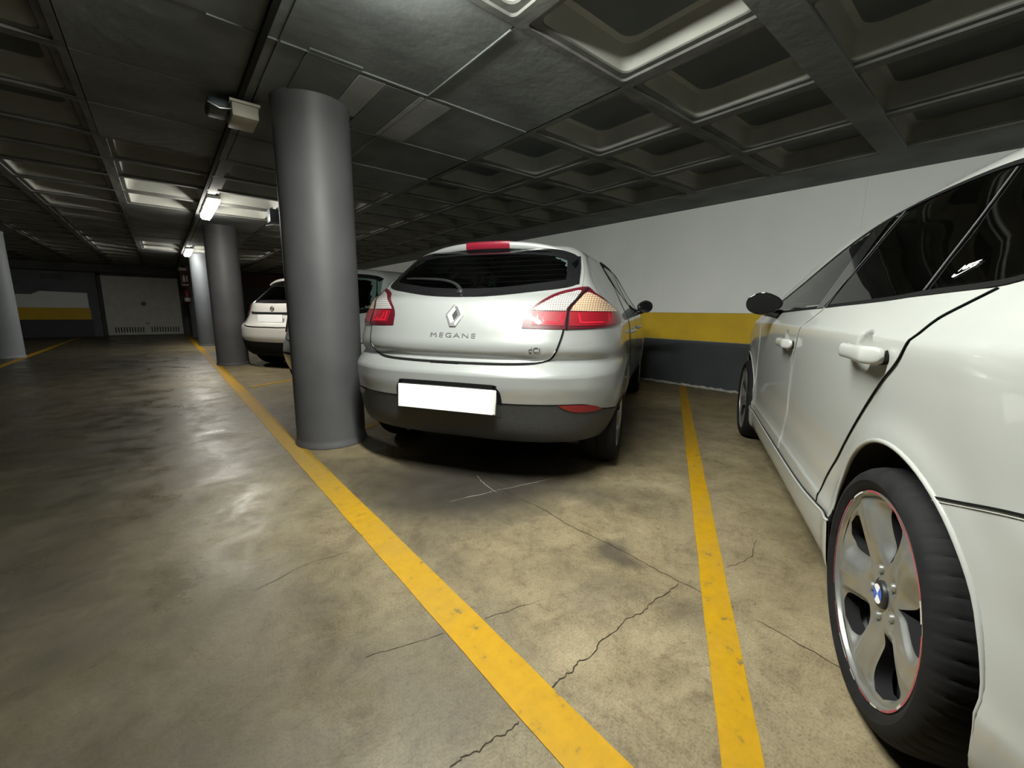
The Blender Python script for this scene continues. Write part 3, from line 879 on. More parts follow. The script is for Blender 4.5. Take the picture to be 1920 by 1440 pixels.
ce = box('ceiling', (X0W-.2, Y0-.2, H+.27), (XW+.25, Y1+.3, H+.5), M_CONC); tag(ce, kind='structure')
solid = [(-.25, 2.315, 1.77, 4.95), (-.25, 1.46, 7.87, 11.92), (-.25, 1.46, 13.6, 18.1), (-2.815, -1.96, 11.15, 12.75)]
cmesh = coffer_mesh(.855, .87)
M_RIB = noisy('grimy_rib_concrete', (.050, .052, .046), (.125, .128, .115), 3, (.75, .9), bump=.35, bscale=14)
M_SIDE = noisy('lamplit_cream_mould_side', (.20, .205, .185), (.28, .28, .25), 2.5, (.6, .8), bump=.15, bscale=10)  # cream concrete, lightened further for lamplight striking the coffer sides
M_TOP = noisy('shaded_mould_top', (.060, .070, .070), (.095, .108, .106), 2.0, (.8, .9), bump=.2, bscale=8)  # shade inside the coffers put into the colour of their tops
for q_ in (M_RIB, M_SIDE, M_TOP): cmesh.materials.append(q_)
flat = bmesh.new(); ncof = 0
for i in range(len(xs_)-1):
    for j in range(len(ys)-1):
        x0, x1, y0, y1 = xs_[i], xs_[i+1], ys[j], ys[j+1]
        cx, cy = (x0+x1)/2, (y0+y1)/2
        if y1 <= -.5 or any(a < cx < b_ and c < cy < d for a, b_, c, d in solid):
            add_box(flat, (x0+.004, y0+.004, H+random.uniform(0, .006)), (x1-.004, y1-.004, H+.28)); continue
        shift = .0
        o = link('coffer', cmesh, M_CONC, ce, (cx, cy, H)); o.scale = ((x1-x0)/.855, (y1-y0)/.87, 1); ncof += 1
add_box(flat, (xs_[-1], Y0, H), (XW, Y1+.02, H+.28)); add_box(flat, (X0W, Y0, H), (xs_[0], Y1+.02, H+.28))
add_box(flat, (xs_[0], ys[-1], H), (xs_[-1], Y1+.02, H+.28)); add_box(flat, (xs_[0], Y0, H), (xs_[-1], ys[0], H+.28))
add_box(flat, (1.475, .80, H-.010), (XW-.7, .98, H+.02), .004, 1)      # the one wide rib
bm_obj('solid_slab', flat, M_CONC, ce)
M_CONCP = noisy('pale_board_strip', (.20, .21, .20), (.28, .29, .28), 3, (.75, .9), bump=.3, bscale=14)
M_CONCQ = noisy('dark_board_strip', (.085, .095, .09), (.12, .13, .125), 3, (.75, .9), bump=.3, bscale=14)
for a, b_, c_, d_, mt in ((1.03, 2.68, 1.20, 3.25, M_CONCP), (1.20, 2.68, 1.42, 3.44, M_CONCQ), (1.42, 2.68, 1.66, 3.44, M_CONCP), (.74, 2.6, 1.03, 3.2, M_CONCQ)):
    box('board_strip', (a+.002, b_, H-.005), (c_-.002, d_, H+.008), mt, ce, .002, 1)
for a, b_ in (((.3, 2.64), (2.3, 2.64)), ((1.46, 1.8), (1.46, 4.9)), ((.605, 1.8), (.605, 3.2)), ((.9, 3.46), (2.3, 3.46)), ((.9, 4.22), (2.3, 4.22))):
    d = 'x' if a[1] == b_[1] else 'y'
    if d == 'x': box('board_seam', (a[0], a[1]-.004, H-.006), (b_[0], a[1]+.004, H+.01), M_CONC, ce)
    else: box('board_seam', (a[0]-.004, a[1], H-.006), (a[0]+.004, b_[1], H+.01), M_CONC, ce)


# ------------------------------------------------------------------ columns
def column(x, y, r, label, mat):
    prof = [(r-.01, 0), (r+.012, .004), (r+.010, .025), (r+.002, .04), (r, .06), (r-.001, .6), (r, 1.2), (r-.001, 1.8), (r, H-.03), (r+.004, H-.02), (r+.004, H+.01)]
    V, Fc = lathe(prof, 72, 'z')
    V[:, :2] *= (1+.004*np.sin(3*np.arctan2(V[:, 1], V[:, 0])+V[:, 2]*2))[:, None]
    o = mesh_np('column', V, [f[::-1] for f in Fc], mat, None, sharp=40); o.location = (x, y, 0)
    return tag(o, label, 'column')


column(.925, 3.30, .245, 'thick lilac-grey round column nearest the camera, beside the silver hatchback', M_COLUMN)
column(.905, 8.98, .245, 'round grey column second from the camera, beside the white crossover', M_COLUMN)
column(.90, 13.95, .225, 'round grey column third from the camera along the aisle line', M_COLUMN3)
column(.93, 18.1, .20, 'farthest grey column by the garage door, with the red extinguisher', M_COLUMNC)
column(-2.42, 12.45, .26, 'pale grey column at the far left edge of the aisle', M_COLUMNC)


# ------------------------------------------------------------------ ceiling lamps
def lamp(y, label, x=.63, mat=None, drop=0.):
    t = empty('ceiling_lamp', (x, y, H-drop), 0, label, 'lamp', 'strip lamps along the aisle')
    bm = bmesh.new()
    add_box(bm, (-.068, -.64, -.045), (.068, .64, -.004), .008, 2)
    bm_obj('housing', bm, M_LAMPB, t, sharp=40)
    bm = bmesh.new()
    pr = [(-.062, -.046), (-.060, -.075), (-.040, -.098), (.040, -.098), (.060, -.075), (.062, -.046)]
    a = [bm.verts.new((px, -.625, pz)) for px, pz in pr]; b_ = [bm.verts.new((px, .625, pz)) for px, pz in pr]
    for k in range(5): bm.faces.new((a[k], a[k+1], b_[k+1], b_[k]))
    bm.faces.new(a); bm.faces.new(b_[::-1]); bm.faces.new((a[5], a[0], b_[0], b_[5]))
    bm_obj('diffuser', bm, mat or M_LAMP, t)
    for sx_ in (-1, 1):
        for yy in (-.5, 0, .5): box('clip', (sx_*.066-.006, yy-.015, -.062), (sx_*.066+.006, yy+.015, -.03), M_LAMPB, t)
    for yy in (-.45, .45): box('ceiling_bracket', (-.02, yy-.02, -.01), (.02, yy+.02, drop+.004), M_CONDUIT, t)
    return t


lamp(1.18, 'bright strip lamp on the ceiling just above and in front of the camera', .66, M_LAMPN, .0)
lamp(-4.6, 'added unseen strip lamp behind the camera, brightening the wall and the white car', .66, M_LAMPN, .0)  # unseen lamp, added to lift the wall and the white car
lamp(7.15, 'lit white strip lamp on the ceiling before the second column')
lamp(13.0, 'smaller-looking lit strip lamp farther down the aisle, before the third column')
lamp(18.9, 'farthest strip lamp, unlit, over the garage door end', .63, M_LAMPB)
ct = box('cable_tray', (.51, -3.0, H-.036), (.54, 18.2, H-.007), M_CONDUIT); tag(ct, 'long dark cable tray running along the ceiling over the aisle line', 'cable tray')
jb = empty('junction_box', (.55, 3.53, H-.046), 0, 'small beige box on the ceiling to the left of the near column', 'box')
box('cover', (-.075, -.13, -.095), (.075, .13, -.015), M_GBOX, jb, .008)
box('back_plate', (-.085, -.14, -.016), (.085, .14, .0), M_GBOX, jb)
box('dark_hood', (-.20, -.10, -.07), (-.085, .10, -.001), M_DBOX, jb, .02, 3)
tube('metal_clip', [(-.2, -.12, -.05), (-.14, -.13, -.075), (-.08, -.12, -.06)], .004, M_CHROME, jb)
sp = empty('wall_speaker', (1.36, 6.75, H), 0, 'dark box on a bracket under the ceiling, peeking out left of the near column', 'speaker')
box('cabinet', (-.11, -.09, -.20), (.11, .09, -.03), M_DBOX, sp, .012)
for q in (-.06, .0): tube('bracket_leg', [(q, 0, 0), (q, .0, -.04)], .008, M_CONDUIT, sp)
tube('lower_bracket', [(-.13, .1, -.23), (-.02, .1, -.2), (.1, .1, -.2)], .008, M_CHROME, sp)

# fire extinguisher and its sign on the farthest column
fe = empty('fire_extinguisher', (.70, 17.83, 1.16), 0, 'red fire extinguisher with a white label hung on the farthest column', 'extinguisher')
lathe_obj('cylinder_body', [(0, 0), (.07, .005), (.08, .03), (.08, .36), (.06, .42), (.03, .45), (0, .45)], M_FIRE, fe, 20, 'z')
lathe_obj('white_label', [(.0815, .04), (.0825, .042), (.0825, .16), (.0815, .162)], M_SIGNW, fe, 20, 'z')
lathe_obj('valve', [(.03, .44), (.02, .46), (.02, .5), (.03, .5), (.03, .53), (0, .53)], M_BLACKP, fe, 12, 'z')
tube('hose', [(.02, 0, .5), (.10, -.02, .46), (.11, -.03, .3), (.09, -.05, .12)], .009, M_BLACKP, fe)
box('wall_hook', (-.02, .05, .40), (.06, .16, .46), M_BLACKP, fe)
sg = empty('extinguisher_sign', (.70, 17.90, 1.68), 0, 'dark red safety sign above the extinguisher on the farthest column', 'sign')
box('sign_plate', (-.13, -.006, 0), (.13, .006, .52), M_SIGNR, sg, .003, 1)
lathe_obj('white_pictogram', [(0, .0), (.035, .0), (.035, .16), (.012, .19), (.012, .22), (0, .22)], M_SIGNW, sg, 12, 'z', loc=(-.03, -.012, .16)).scale = (1, .15, 1)
box('white_pictogram', (.03, -.010, .17), (.07, -.0055, .36), M_SIGNW, sg)
box('white_pictogram', (-.09, -.010, .05), (.09, -.0055, .08), M_SIGNW, sg)
el = empty('emergency_light', (.66, 17.80, 2.24), 0, 'small pale emergency light at the top of the farthest column', 'lamp')
box('housing', (-.10, -.04, -.05), (.10, .04, .05), M_LAMPB, el, .01)
box('lens', (-.085, -.052, -.04), (.085, -.04, .03), M_SIGNW, el, .006)
tube('mounting_stem', [(0, .03, .02), (0, .03, .118)], .01, M_CONDUIT, el)
# ------------------------------------------------------------------ wheels (axis y, outer face towards +y)
def rim_mesh(rr, star=True):
    """five broad spokes with tear-drop openings, a dished centre and one sloping flank per spoke"""
    V = []; Fc = []; mi = []
    bolts = [(.060*math.cos(math.radians(131)+i*2*PI/5), .060*math.sin(math.radians(131)+i*2*PI/5)) for i in range(5)]
    R0, R1 = .040*rr/.248, .236*rr/.248
    nr, npz = 36, 34
    k = rr/.248
    def opening(r):
        t = (r/k-.085)/(.224-.085)
        if t <= 0 or t >= 1: return 0.
        return math.radians(21.5)*(t**.95)*((1-t)**.34)/.64
    def height(r, u, a):
        q = r/k
        h = -.020+.020*sstep(.05, .215, q)-.006*sstep(.20, .235, q)
        fl_ = sstep(.15, 1.0, u)*sstep(.07, .13, q)*(1-sstep(.205, .232, q)*.9)
        h -= .026*fl_
        h -= .012*sstep(.72, 1.0, -u)*sstep(.07, .12, q)*(1-sstep(.205, .232, q))
        h += .004*np.exp(-((u+.15)/.16)**2)*sstep(.08, .2, q)
        return h
    idx = {}
    for s in range(5):
        base = math.radians(131)+s*2*PI/5
        for i in range(nr+1):
            r = R0+(R1-R0)*i/nr; a = opening(r)
            for j in range(npz+1):
                u = -1+2*j/npz; ang = base+u*(PI/5-(a))
                h = float(height(r, u, a))
                if a == 0 and (j == 0 or j == npz):
                    # neighbours meet between the spokes: share a mean height
                    h = (float(height(r, -1, 0))+float(height(r, 1, 0)))/2
                elif a == 0 and (j == 1 or j == npz-1):
                    h = .5*h+.25*(float(height(r, -1, 0))+float(height(r, 1, 0)))
                h -= .010*max(math.exp(-((r*math.cos(ang)/k-bx)**2+(r*math.sin(ang)/k-bz)**2)/.00028) for bx, bz in bolts)
                idx[s, i, j] = len(V); V.append((r*math.cos(ang), h, r*math.sin(ang)))
        for i in range(nr):
            for j in range(npz):
                Fc.append((idx[s, i, j], idx[s, i+1, j], idx[s, i+1, j+1], idx[s, i, j+1])); mi.append(0)
        for j in (0, npz):     # skirts into the openings
            for i in range(nr):
                r0 = R0+(R1-R0)*i/nr; r1 = R0+(R1-R0)*(i+1)/nr
                if opening(r0) == 0 and opening(r1) == 0: continue
                a, b_ = idx[s, i, j], idx[s, i+1, j]
                va, vb = V[a], V[b_]
                sc = .985
                c = len(V); V.append((va[0]*sc, va[1]-.035, va[2]*sc)); V.append((vb[0]*sc, vb[1]-.035, vb[2]*sc))
                Fc.append((a, b_, c+1, c) if j == npz else (b_, a, c, c+1)); mi.append(1)
    return np.array(V), [f[::-1] for f in Fc], mi


def wheel(parent, x, y, side, R=.316, rr=.248, w=.205, detail=True, brand=False, cz=None):
    """side = +1 faces +y"""
    cz = cz or R
    V, Fc, mi_ = rim_mesh(rr)
    bm = bmesh.new(); me = bpy.data.meshes.new('t'); me.from_pydata([tuple(v) for v in V], [], Fc); me.polygons.foreach_set('material_index', np.array(mi_, dtype=np.int32)); bm.from_mesh(me); bpy.data.meshes.remove(me)
    bmesh.ops.remove_doubles(bm, verts=bm.verts, dist=2e-4)
    k = rr/.248
    # lip and barrel
    prof = [(.0, -.022), (.041*k, -.022)]
    prof2 = [(.2355*k, -.0060), (.238*k, -.003), (.240*k, .0035), (.2435*k, .005), (.248*k, .004), (.249*k, -.004), (.239*k, -.012), (.236*k, -.05), (.236*k, -.19), (.24*k, -.2)]
    o_ = 0
    for pf in (prof, prof2):
        v2, f2 = lathe(pf, 90, 'y')
        base = [bm.verts.new(tuple(v)) for v in v2]
        for f in f2:
            try: bm.faces.new([base[i] for i in f])
            except ValueError: pass
    bmesh.ops.remove_doubles(bm, verts=bm.verts, dist=2e-4)
    rot = (0, 0, 0) if side > 0 else (0, 0, PI)
    wh = bm_obj('wheel', bm, [M_ALLOY, M_LINER], parent, sharp=42, loc=(x, y, cz), rot=rot)
    # tyre
    p = [(rr-.004, -.004), (rr+.004, .006), (rr+.014, .010), (R-.040, .016), (R-.026, .013), (R-.014, .004), (R-.006, -.008), (R-.002, -.022), (R, -.045),
         (R+.0, -w*.5+.005), (R-.006, -w*.5), (R, -w*.5-.005), (R, -w+.045), (R-.002, -w+.022), (R-.014, -w+.004), (R-.04, -w-.008), (rr+.01, -w), (rr-.004, -w+.02)]
    n = 324 if detail else 72
    def mod(i, j, r):
        if detail and j in (5, 6, 7, 8, 12, 13) and (i % 6 == 0): return r-.0022
        return r
    V, Fc = lathe(p, n, 'y', mod=mod)
    ty = mesh_np('tyre', V, [f[::-1] for f in Fc], M_TYRE, wh, sharp=35)
    if brand or detail:
        # wear bands on the rim's edge
        def arc(a0, a1, r0, r1, h, name, mat):
            m_ = max(2, int((a1-a0)/2.5)); vv = []; ff = []
            for i in range(m_+1):
                a = math.radians(a0+(a1-a0)*i/m_)
                vv += [(r0*math.cos(a), h, r0*math.sin(a)), (r1*math.cos(a), h, r1*math.sin(a))]
            for i in range(m_): ff.append((2*i, 2*i+2, 2*i+3, 2*i+1))
            return mesh_np(name, np.array(vv), ff, mat, wh)
        if brand:
            for a0, a1 in ((95, 150), (165, 232), (248, 262), (-78, -40), (-28, 42), (66, 84)):
                arc(a0, a1, (.2440)*k, (.2478)*k, .0062, 'red_stripe', M_PINK)
            for a0, a1 in ((46, 60), (150, 160), (238, 246), (268, 276), (-76, -60), (208, 213)):
                arc(a0, a1, (.2425)*k, (.2475)*k, .0066, 'scuffed_edge', M_ALLOYD)
    lathe_obj('brake_disc', [(.05, -.052), (.150, -.052), (.150, -.060), (.05, -.060)], M_DISC, wh, 40, 'y')
    lathe_obj('wheel_backing', [(0, -.062), (.2345*k, -.062), (.2345*k, -.066), (0, -.066)], M_LINER, wh, 40, 'y')
    for s in range(5):
        a = math.radians(131)+s*2*PI/5
        o = lathe_obj('wheel_bolt', [(0, -.002), (.007, -.002), (.0105, -.006), (.0115, -.012), (.0125, -.020)], M_ALLOY, wh, 14, 'y', loc=(.060*math.cos(a)*k, -.016, .060*math.sin(a)*k))
    # centre cap with a roundel
    cap = lathe_obj('hub_cap', [(0, -.0125), (.024, -.0125), (.0305, -.014), (.0335, -.018), (.0345, -.028)], M_BLACKP, wh, 32, 'y')
    if brand:
        vv = [(0, -.0115, 0)]; ff = []; mi = []
        for i in range(32):
            a = 2*PI*i/32+PI*.12; vv.append((.0235*math.cos(a), -.0115, .0235*math.sin(a)))
        for i in range(32): ff.append((0, 1+(i+1) % 32, 1+i)); mi.append((i//8) % 2)
        mesh_np('roundel', np.array(vv), ff, [M_RWHITE, M_BLUE], wh, mi=mi, smooth=False)
    return wh


def seats(parent, rows, mat, zb=.30, top=1.02, scale=1.0, name='seat'):
    for (x, ysx) in rows:
        for y in ysx:
            bm = bmesh.new()
            add_box(bm, (x, y-.24, zb), (x+.50, y+.24, zb+.20), .06, 3)
            M = Matrix.Translation((x+.02, y, zb+.12)) @ Matrix.Rotation(math.radians(-14), 4, 'Y')
            add_box(bm, (-.10, -.23, 0), (.06, .23, top-zb-.14), .06, 3, M)
            add_box(bm, (-.10, -.12, top-zb-.10), (.0, .12, top-zb+.10), .045, 3, M)
            bm_obj(name, bm, mat, parent, sharp=60)
# ------------------------------------------------------------------ silver hatchback
def mirror_x(path): return [(-u, v) for u, v in path]


def sym(path):
    """path given for u >= 0 from the edge to the centre -> both sides"""
    return [(-u, v) for u, v in path]+[(u, v) for u, v in path[::-1] if u > 1e-6]


car = empty('hatchback_car', (1.183, 2.012, 0), .537, 'silver hatchback parked nose to the wall, seen from behind, beside the near column', 'car')
S = SILVER
glass_bot = [(.640, 1.172), (.620, 1.152), (.55, 1.133), (.44, 1.117), (.30, 1.098), (.15, 1.086), (0, 1.083)]
glass_top = [(.600, 1.325), (.560, 1.352), (.48, 1.376), (.36, 1.390), (.18, 1.398), (0, 1.400)]
gb, gt = sym(glass_bot), sym(glass_top)
hole_r = [(u*.92, v+.028) for u, v in gb]+[(u*.90, v-.032) for u, v in gt[::-1]]
sd_bot = [(1.27, 1.335), (1.34, 1.268), (1.46, 1.185), (1.65, 1.108), (1.95, 1.055), (2.4, 1.018), (3.06, .985)]
sd_top = [(1.27, 1.342), (1.33, 1.370), (1.5, 1.388), (1.8, 1.388), (2.1, 1.360), (2.5, 1.270), (2.85, 1.11), (3.06, .995)]
def inset(poly, d):
    p = np.array(poly, float); c = p.mean(0); q = []
    for i in range(len(p)):
        a, b_, e = p[i-1], p[i], p[(i+1) % len(p)]
        t = e-a; t /= max(np.linalg.norm(t), 1e-9); n_ = np.array([-t[1], t[0]])
        if n_.dot(c-b_) < 0: n_ = -n_
        q.append(tuple(b_+n_*d))
    return q
hole_s = inset(list(resample(sd_bot, 18))+list(resample(sd_top, 20)[::-1]), .018)
ws = [(.62, 1.08), (.60, 1.2), (.54, 1.34), (.3, 1.375), (0, 1.385)]
wsb = [(.70, 1.035), (.4, 1.02), (0, 1.015)]
hole_f = [(-u*.96, v) for u, v in [(.70, 1.06), (.4, 1.045), (0, 1.04)]]+[(u*.96, v) for u, v in [(.4, 1.045), (.70, 1.06)]]+[(u*.94, v-.02) for u, v in ws]+[(-u*.94, v-.02) for u, v in ws[::-1] if u > 0]
body_mesh(S, 'body', .018, (-.08, 0, .10), (4.40, 1.02, 1.56), [('rear', hole_r), ('side', hole_s), ('front', hole_f)], [M_SILVER, M_LINER], car)

# tailgate, spanned between its lower gap and the rear window
gate = [(.672, 1.128), (.672, 1.08), (.655, 1.04), (.640, .995), (.625, .93), (.612, .85), (.592, .785), (.560, .745), (.510, .725), (.42, .716), (.26, .711), (.10, .709), (0, .709)]
gA = sym(gate)
tg = patch(S, 'tailgate', 'rear', gA, gb, 90, 26, .003, M_SILVER, car, smooth=(True, True))
ribbon(S, 'tailgate_gap', 'rear', gA, .009, .0048, M_GAP, tg, n=150)
bead(S, 'tailgate_hem', 'rear', [(u, v+.007) for u, v in sym(gate[6:])], .0022, .003, M_SILVER, tg, n=90)
# rear window
patch(S, 'rear_window', 'rear', gb, gt, 60, 16, .004, M_GLASSD, car, thick=0)
for nm, pth in (('window_border', gb), ('window_border', gt)):
    ribbon(S, nm, 'rear', pth, .05, .0055, M_BLACKG, car, n=90, shift=.018 if pth is gb else -.018)
for s_ in (-1, 1):
    ribbon(S, 'window_border', 'rear', [(s_*.615, 1.15), (s_*.598, 1.24), (s_*.570, 1.335)], .070, .0055, M_BLACKG, car, n=20)
    bead(S, 'window_hem', 'rear', [(s_*.668, 1.125), (s_*.660, 1.2), (s_*.640, 1.27), (s_*.618, 1.325)], .004, .0, M_SILVER, car, n=24)
for k in range(7):
    z0 = 1.13+.034*k
    ribbon(S, 'heater_wire', 'rear', [(-.56, z0+.018), (0, z0), (.56, z0+.018)], .0012, .003, M_BLACKP, car, n=30)

# rear lamps
lampA = [(19.0, .908), (27, .905), (33, .907), (39, .912), (44, .918), (49, .930)]
lampB = [(19.0, .911), (19.3, .955), (20.8, 1.003), (23.8, 1.050), (28.2, 1.094), (33, 1.122), (39.5, 1.142), (41.5, 1.108), (45.0, 1.076), (49.5, 1.045), (54.0, 1.020), (56.0, .985), (53, .945), (49, .930)]
M_CLEARC = None


def lens_mat(name, c1, c2, scale):
    m_, nt, b = mat_new(name)
    tc = N_(nt, 'ShaderNodeTexCoord'); mp_ = N_(nt, 'ShaderNodeMapping'); mp_.inputs['Scale'].default_value = (scale, scale, scale)
    nt.links.new(tc.outputs['Object'], mp_.inputs['Vector'])
    w1 = N_(nt, 'ShaderNodeTexWave', wave_type='BANDS', bands_direction='Z'); w1.inputs['Scale'].default_value = 1.; w1.inputs['Distortion'].default_value = 1.2
    w2 = N_(nt, 'ShaderNodeTexWave', wave_type='BANDS', bands_direction='Y'); w2.inputs['Scale'].default_value = 1.; w2.inputs['Distortion'].default_value = 1.2
    nt.links.new(mp_.outputs[0], w1.inputs['Vector']); nt.links.new(mp_.outputs[0], w2.inputs['Vector'])
    mu = N_(nt, 'ShaderNodeMath', operation='MULTIPLY'); nt.links.new(w1.outputs['Fac'], mu.inputs[0]); nt.links.new(w2.outputs['Fac'], mu.inputs[1])
    cr_ = N_(nt, 'ShaderNodeValToRGB'); cr_.color_ramp.elements[0].color = (*c1, 1); cr_.color_ramp.elements[1].color = (*c2, 1); cr_.color_ramp.elements[0].position = .1; cr_.color_ramp.elements[1].position = .8
    nt.links.new(mu.outputs[0], cr_.inputs['Fac']); nt.links.new(cr_.outputs['Color'], b.inputs['Base Color'])
    bp_ = N_(nt, 'ShaderNodeBump'); bp_.inputs['Strength'].default_value = .4; bp_.inputs['Distance'].default_value = .003
    nt.links.new(mu.outputs[0], bp_.inputs['Height']); nt.links.new(bp_.outputs['Normal'], b.inputs['Normal'])
    b.inputs['Roughness'].default_value = .25; b.inputs['Coat Weight'].default_value = 1
    return m_


M_CLEAR = lens_mat('clear_ribbed_lens', (.22, .21, .20), (.62, .60, .58), 26)
M_AMBER = lens_mat('amber_ribbed_lens', (.30, .20, .13), (.74, .56, .38), 26)
for s_ in (1, -1):       # +1 = left lamp (towards +y)
    sd = -1 if s_ > 0 else 1
    lp = patch(S, 'rear_lamp', 'wrap', lampA, lampB, 70, 22, .007, M_REDD, car, side=sd, thick=.012)
    kw = dict(side=sd, thick=.002)
    patch(S, 'clear_lens', 'wrap', [(21.6, 1.004), (25, 1.003), (30.2, 1.003)], [(22.3, 1.015), (24.6, 1.044), (28.6, 1.080), (33, 1.104), (36.6, 1.116), (33.8, 1.07), (31.2, 1.03), (30.2, 1.004)], 40, 16, .0095, M_CLEAR, lp, **kw)
    patch(S, 'amber_lens', 'wrap', [(31.4, 1.003), (38, 1.002), (52.0, 1.003)], [(32.2, 1.026), (34.4, 1.062), (38.2, 1.105), (40.4, 1.094), (44, 1.063), (48, 1.034), (52.0, 1.006)], 40, 16, .0095, M_AMBER, lp, **kw)
    patch(S, 'red_lens', 'wrap', [(21.5, .925), (29.3, .923)], [(21.8, .995), (30.4, .997)], 20, 14, .0090, M_RED, lp, smooth=(False, False), **kw)
    patch(S, 'red_lens', 'wrap', [(30.7, .923), (38, .925), (46, .934)], [(31.2, .997), (38, .997), (46.5, .997)], 24, 14, .0090, M_RED, lp, **kw)
    for pth in ([(23.0, .990), (22.8, .935), (28.0, .934)], [(24.2, .981), (24.2, .944), (27.2, .944)], [(29.0, .94), (28.4, .96), (29.4, .985)], [(43.6, .990), (43.2, .95)], [(33.5, .985), (33.5, .94), (41, .943)]):
        ribbon(S, 'light_guide', 'wrap', pth, .006 if len(pth) < 3 or pth[0][0] > 30 else .005, .0105, M_REDB, lp, side=sd, n=30, smooth=False)
    ribbon(S, 'lamp_split', 'wrap', [(29.8, .905), (30.1, .95), (30.7, 1.0), (31.6, 1.03), (34.2, 1.07), (38.0, 1.118), (39.4, 1.135)], .007, .0115, M_GAP, lp, side=sd, n=50)
    # fog reflectors
    patch(S, 'reflector', 'wrap', [(27.6, .500), (29.5, .476), (32, .460), (36, .454), (40.0, .462)], [(27.6, .501), (31, .501), (35, .495), (38, .481), (40.0, .462)], 30, 8, .008, M_RED, car, side=sd, thick=.008)
    # parking sensors
    for (yy, zz) in ((.385, .555), (.69, .548)):
        M = frame_at(S, 'rear', (-s_*yy if False else s_*yy, zz), .0)
        o = lathe_obj('parking_sensor', [(0, .0025), (.008, .002), (.0095, 0), (.0105, -.003)], M_SILVER, car, 20, 'z'); o.matrix_local = M
        o = lathe_obj('sensor_ring', [(.0100, .0012), (.0122, .001), (.0124, -.002)], M_GAP, o, 20, 'z')

# bumper skin between the plastic valance and the tailgate
bsk = patch(S, 'rear_bumper', 'wrap', sym([(82, .37), (70, .395), (56, .425), (45, .447), (40, .462), (35, .495), (30, .503), (14, .505), (0, .505)]), sym([(82, .700), (40, .700), (0, .701)]), 220, 44, .0022, M_SILVER, car, thick=.005)
# lower bumper and plate recess
lowB = [(82, .37), (70, .395), (56, .425), (45, .447), (40, .462), (35, .495), (30, .503), (14, .505), (0, .505)]
lowA = [(82, .250), (56, .255), (30, .268), (0, .272)]
low = patch(S, 'lower_bumper', 'wrap', sym(lowA), sym(lowB), 130, 26, .004, M_PLASTIC, car, thick=.006, cut=False)
ribbon(S, 'bumper_gap', 'wrap', sym(lowB), .006, .006, M_GAP, low, n=160)
patch(S, 'plate_recess', 'rear', [(-.325, .425), (.325, .425)], [(-.31, .585), (-.26, .592), (.26, .592), (.31, .585)], 30, 12, .0055, M_PLASTIC, car, smooth=(False, False), thick=.004)
ribbon(S, 'recess_shadow_edge', 'rear', [(-.322, .50), (-.315, .56), (-.29, .588), (-.25, .597), (.25, .597), (.29, .588), (.315, .56), (.322, .50)], .022, .0062, M_GAP, car, n=80, shift=0)
pl = box('number_plate', (-.312, -.0045, -.0675), (.300, .0045, .0675), M_PLATEC, car, .004, 1, loc=(-.014, .0, .514), rot=(math.radians(-4), 0, PI/2))
pl.rotation_euler = (0, math.radians(3), 0)
me_ = pl.data; me_.transform(Matrix.Rotation(PI/2, 4, 'Z'))
bx_ = box('blank_face', (-.0064, -.297, -.067), (-.0042, .299, .067), M_PLATE, pl, .001, 1)
# tailgate latch
ribbon(S, 'latch_recess', 'rear', [(.12, .697), (.02, .694), (-.06, .698)], .018, .002, M_GAP, car, n=20)

# maker's emblem and model lettering
Mx = frame_at(S, 'rear', (-.004, .972), .004)
K1 = 1.16
outer = [(-.016, .063), (.016, .063), (.050, .0), (.016, -.063), (-.016, -.063), (-.050, .0)]
ridge = [(-.009, .047), (.009, .047), (.037, .0), (.009, -.047), (-.009, -.047), (-.037, .0)]
inner = [(-.0015, .030), (.0015, .030), (.0165, .0), (.0015, -.030), (-.0015, -.030), (-.0165, .0)]
outer, ridge, inner = [[(x*K1, y*1.10) for x, y in q] for q in (outer, ridge, inner)]
V = [(x, y, 0) for x, y in outer]+[(x*.97, y*.97, .007) for x, y in outer]+[(x, y, .009) for x, y in ridge]+[(x, y, .002) for x, y in inner]
Fc = [(r*6+k, r*6+(k+1) % 6, (r+1)*6+(k+1) % 6, (r+1)*6+k) for r in range(3) for k in range(6)]
em = mesh_np('emblem', np.array(V), Fc, M_CHROME, car, smooth=False); em.matrix_local = Mx
bm = bmesh.new(); f = bm.faces.new([bm.verts.new((x, y, .0022)) for x, y in inner]); bm_obj('emblem_centre', bm, M_SILVER, em)
bm = bmesh.new()
for pts_ in ([(-.030, .006), (-.006, .044), (.006, .044), (.026, .006)],):
    pass
Mx = frame_at(S, 'rear', (-.010, .860), .0035)
text_obj('model_lettering', 'MEGANE', .038, .002, M_LETTER, car, Mx, sx=1.66, space=1.24)
Mx = frame_at(S, 'rear', (-.485, .795), .0035)
text_obj('small_lettering', 'dCi', .040, .002, M_LETTER, car, Mx, sx=1.15)

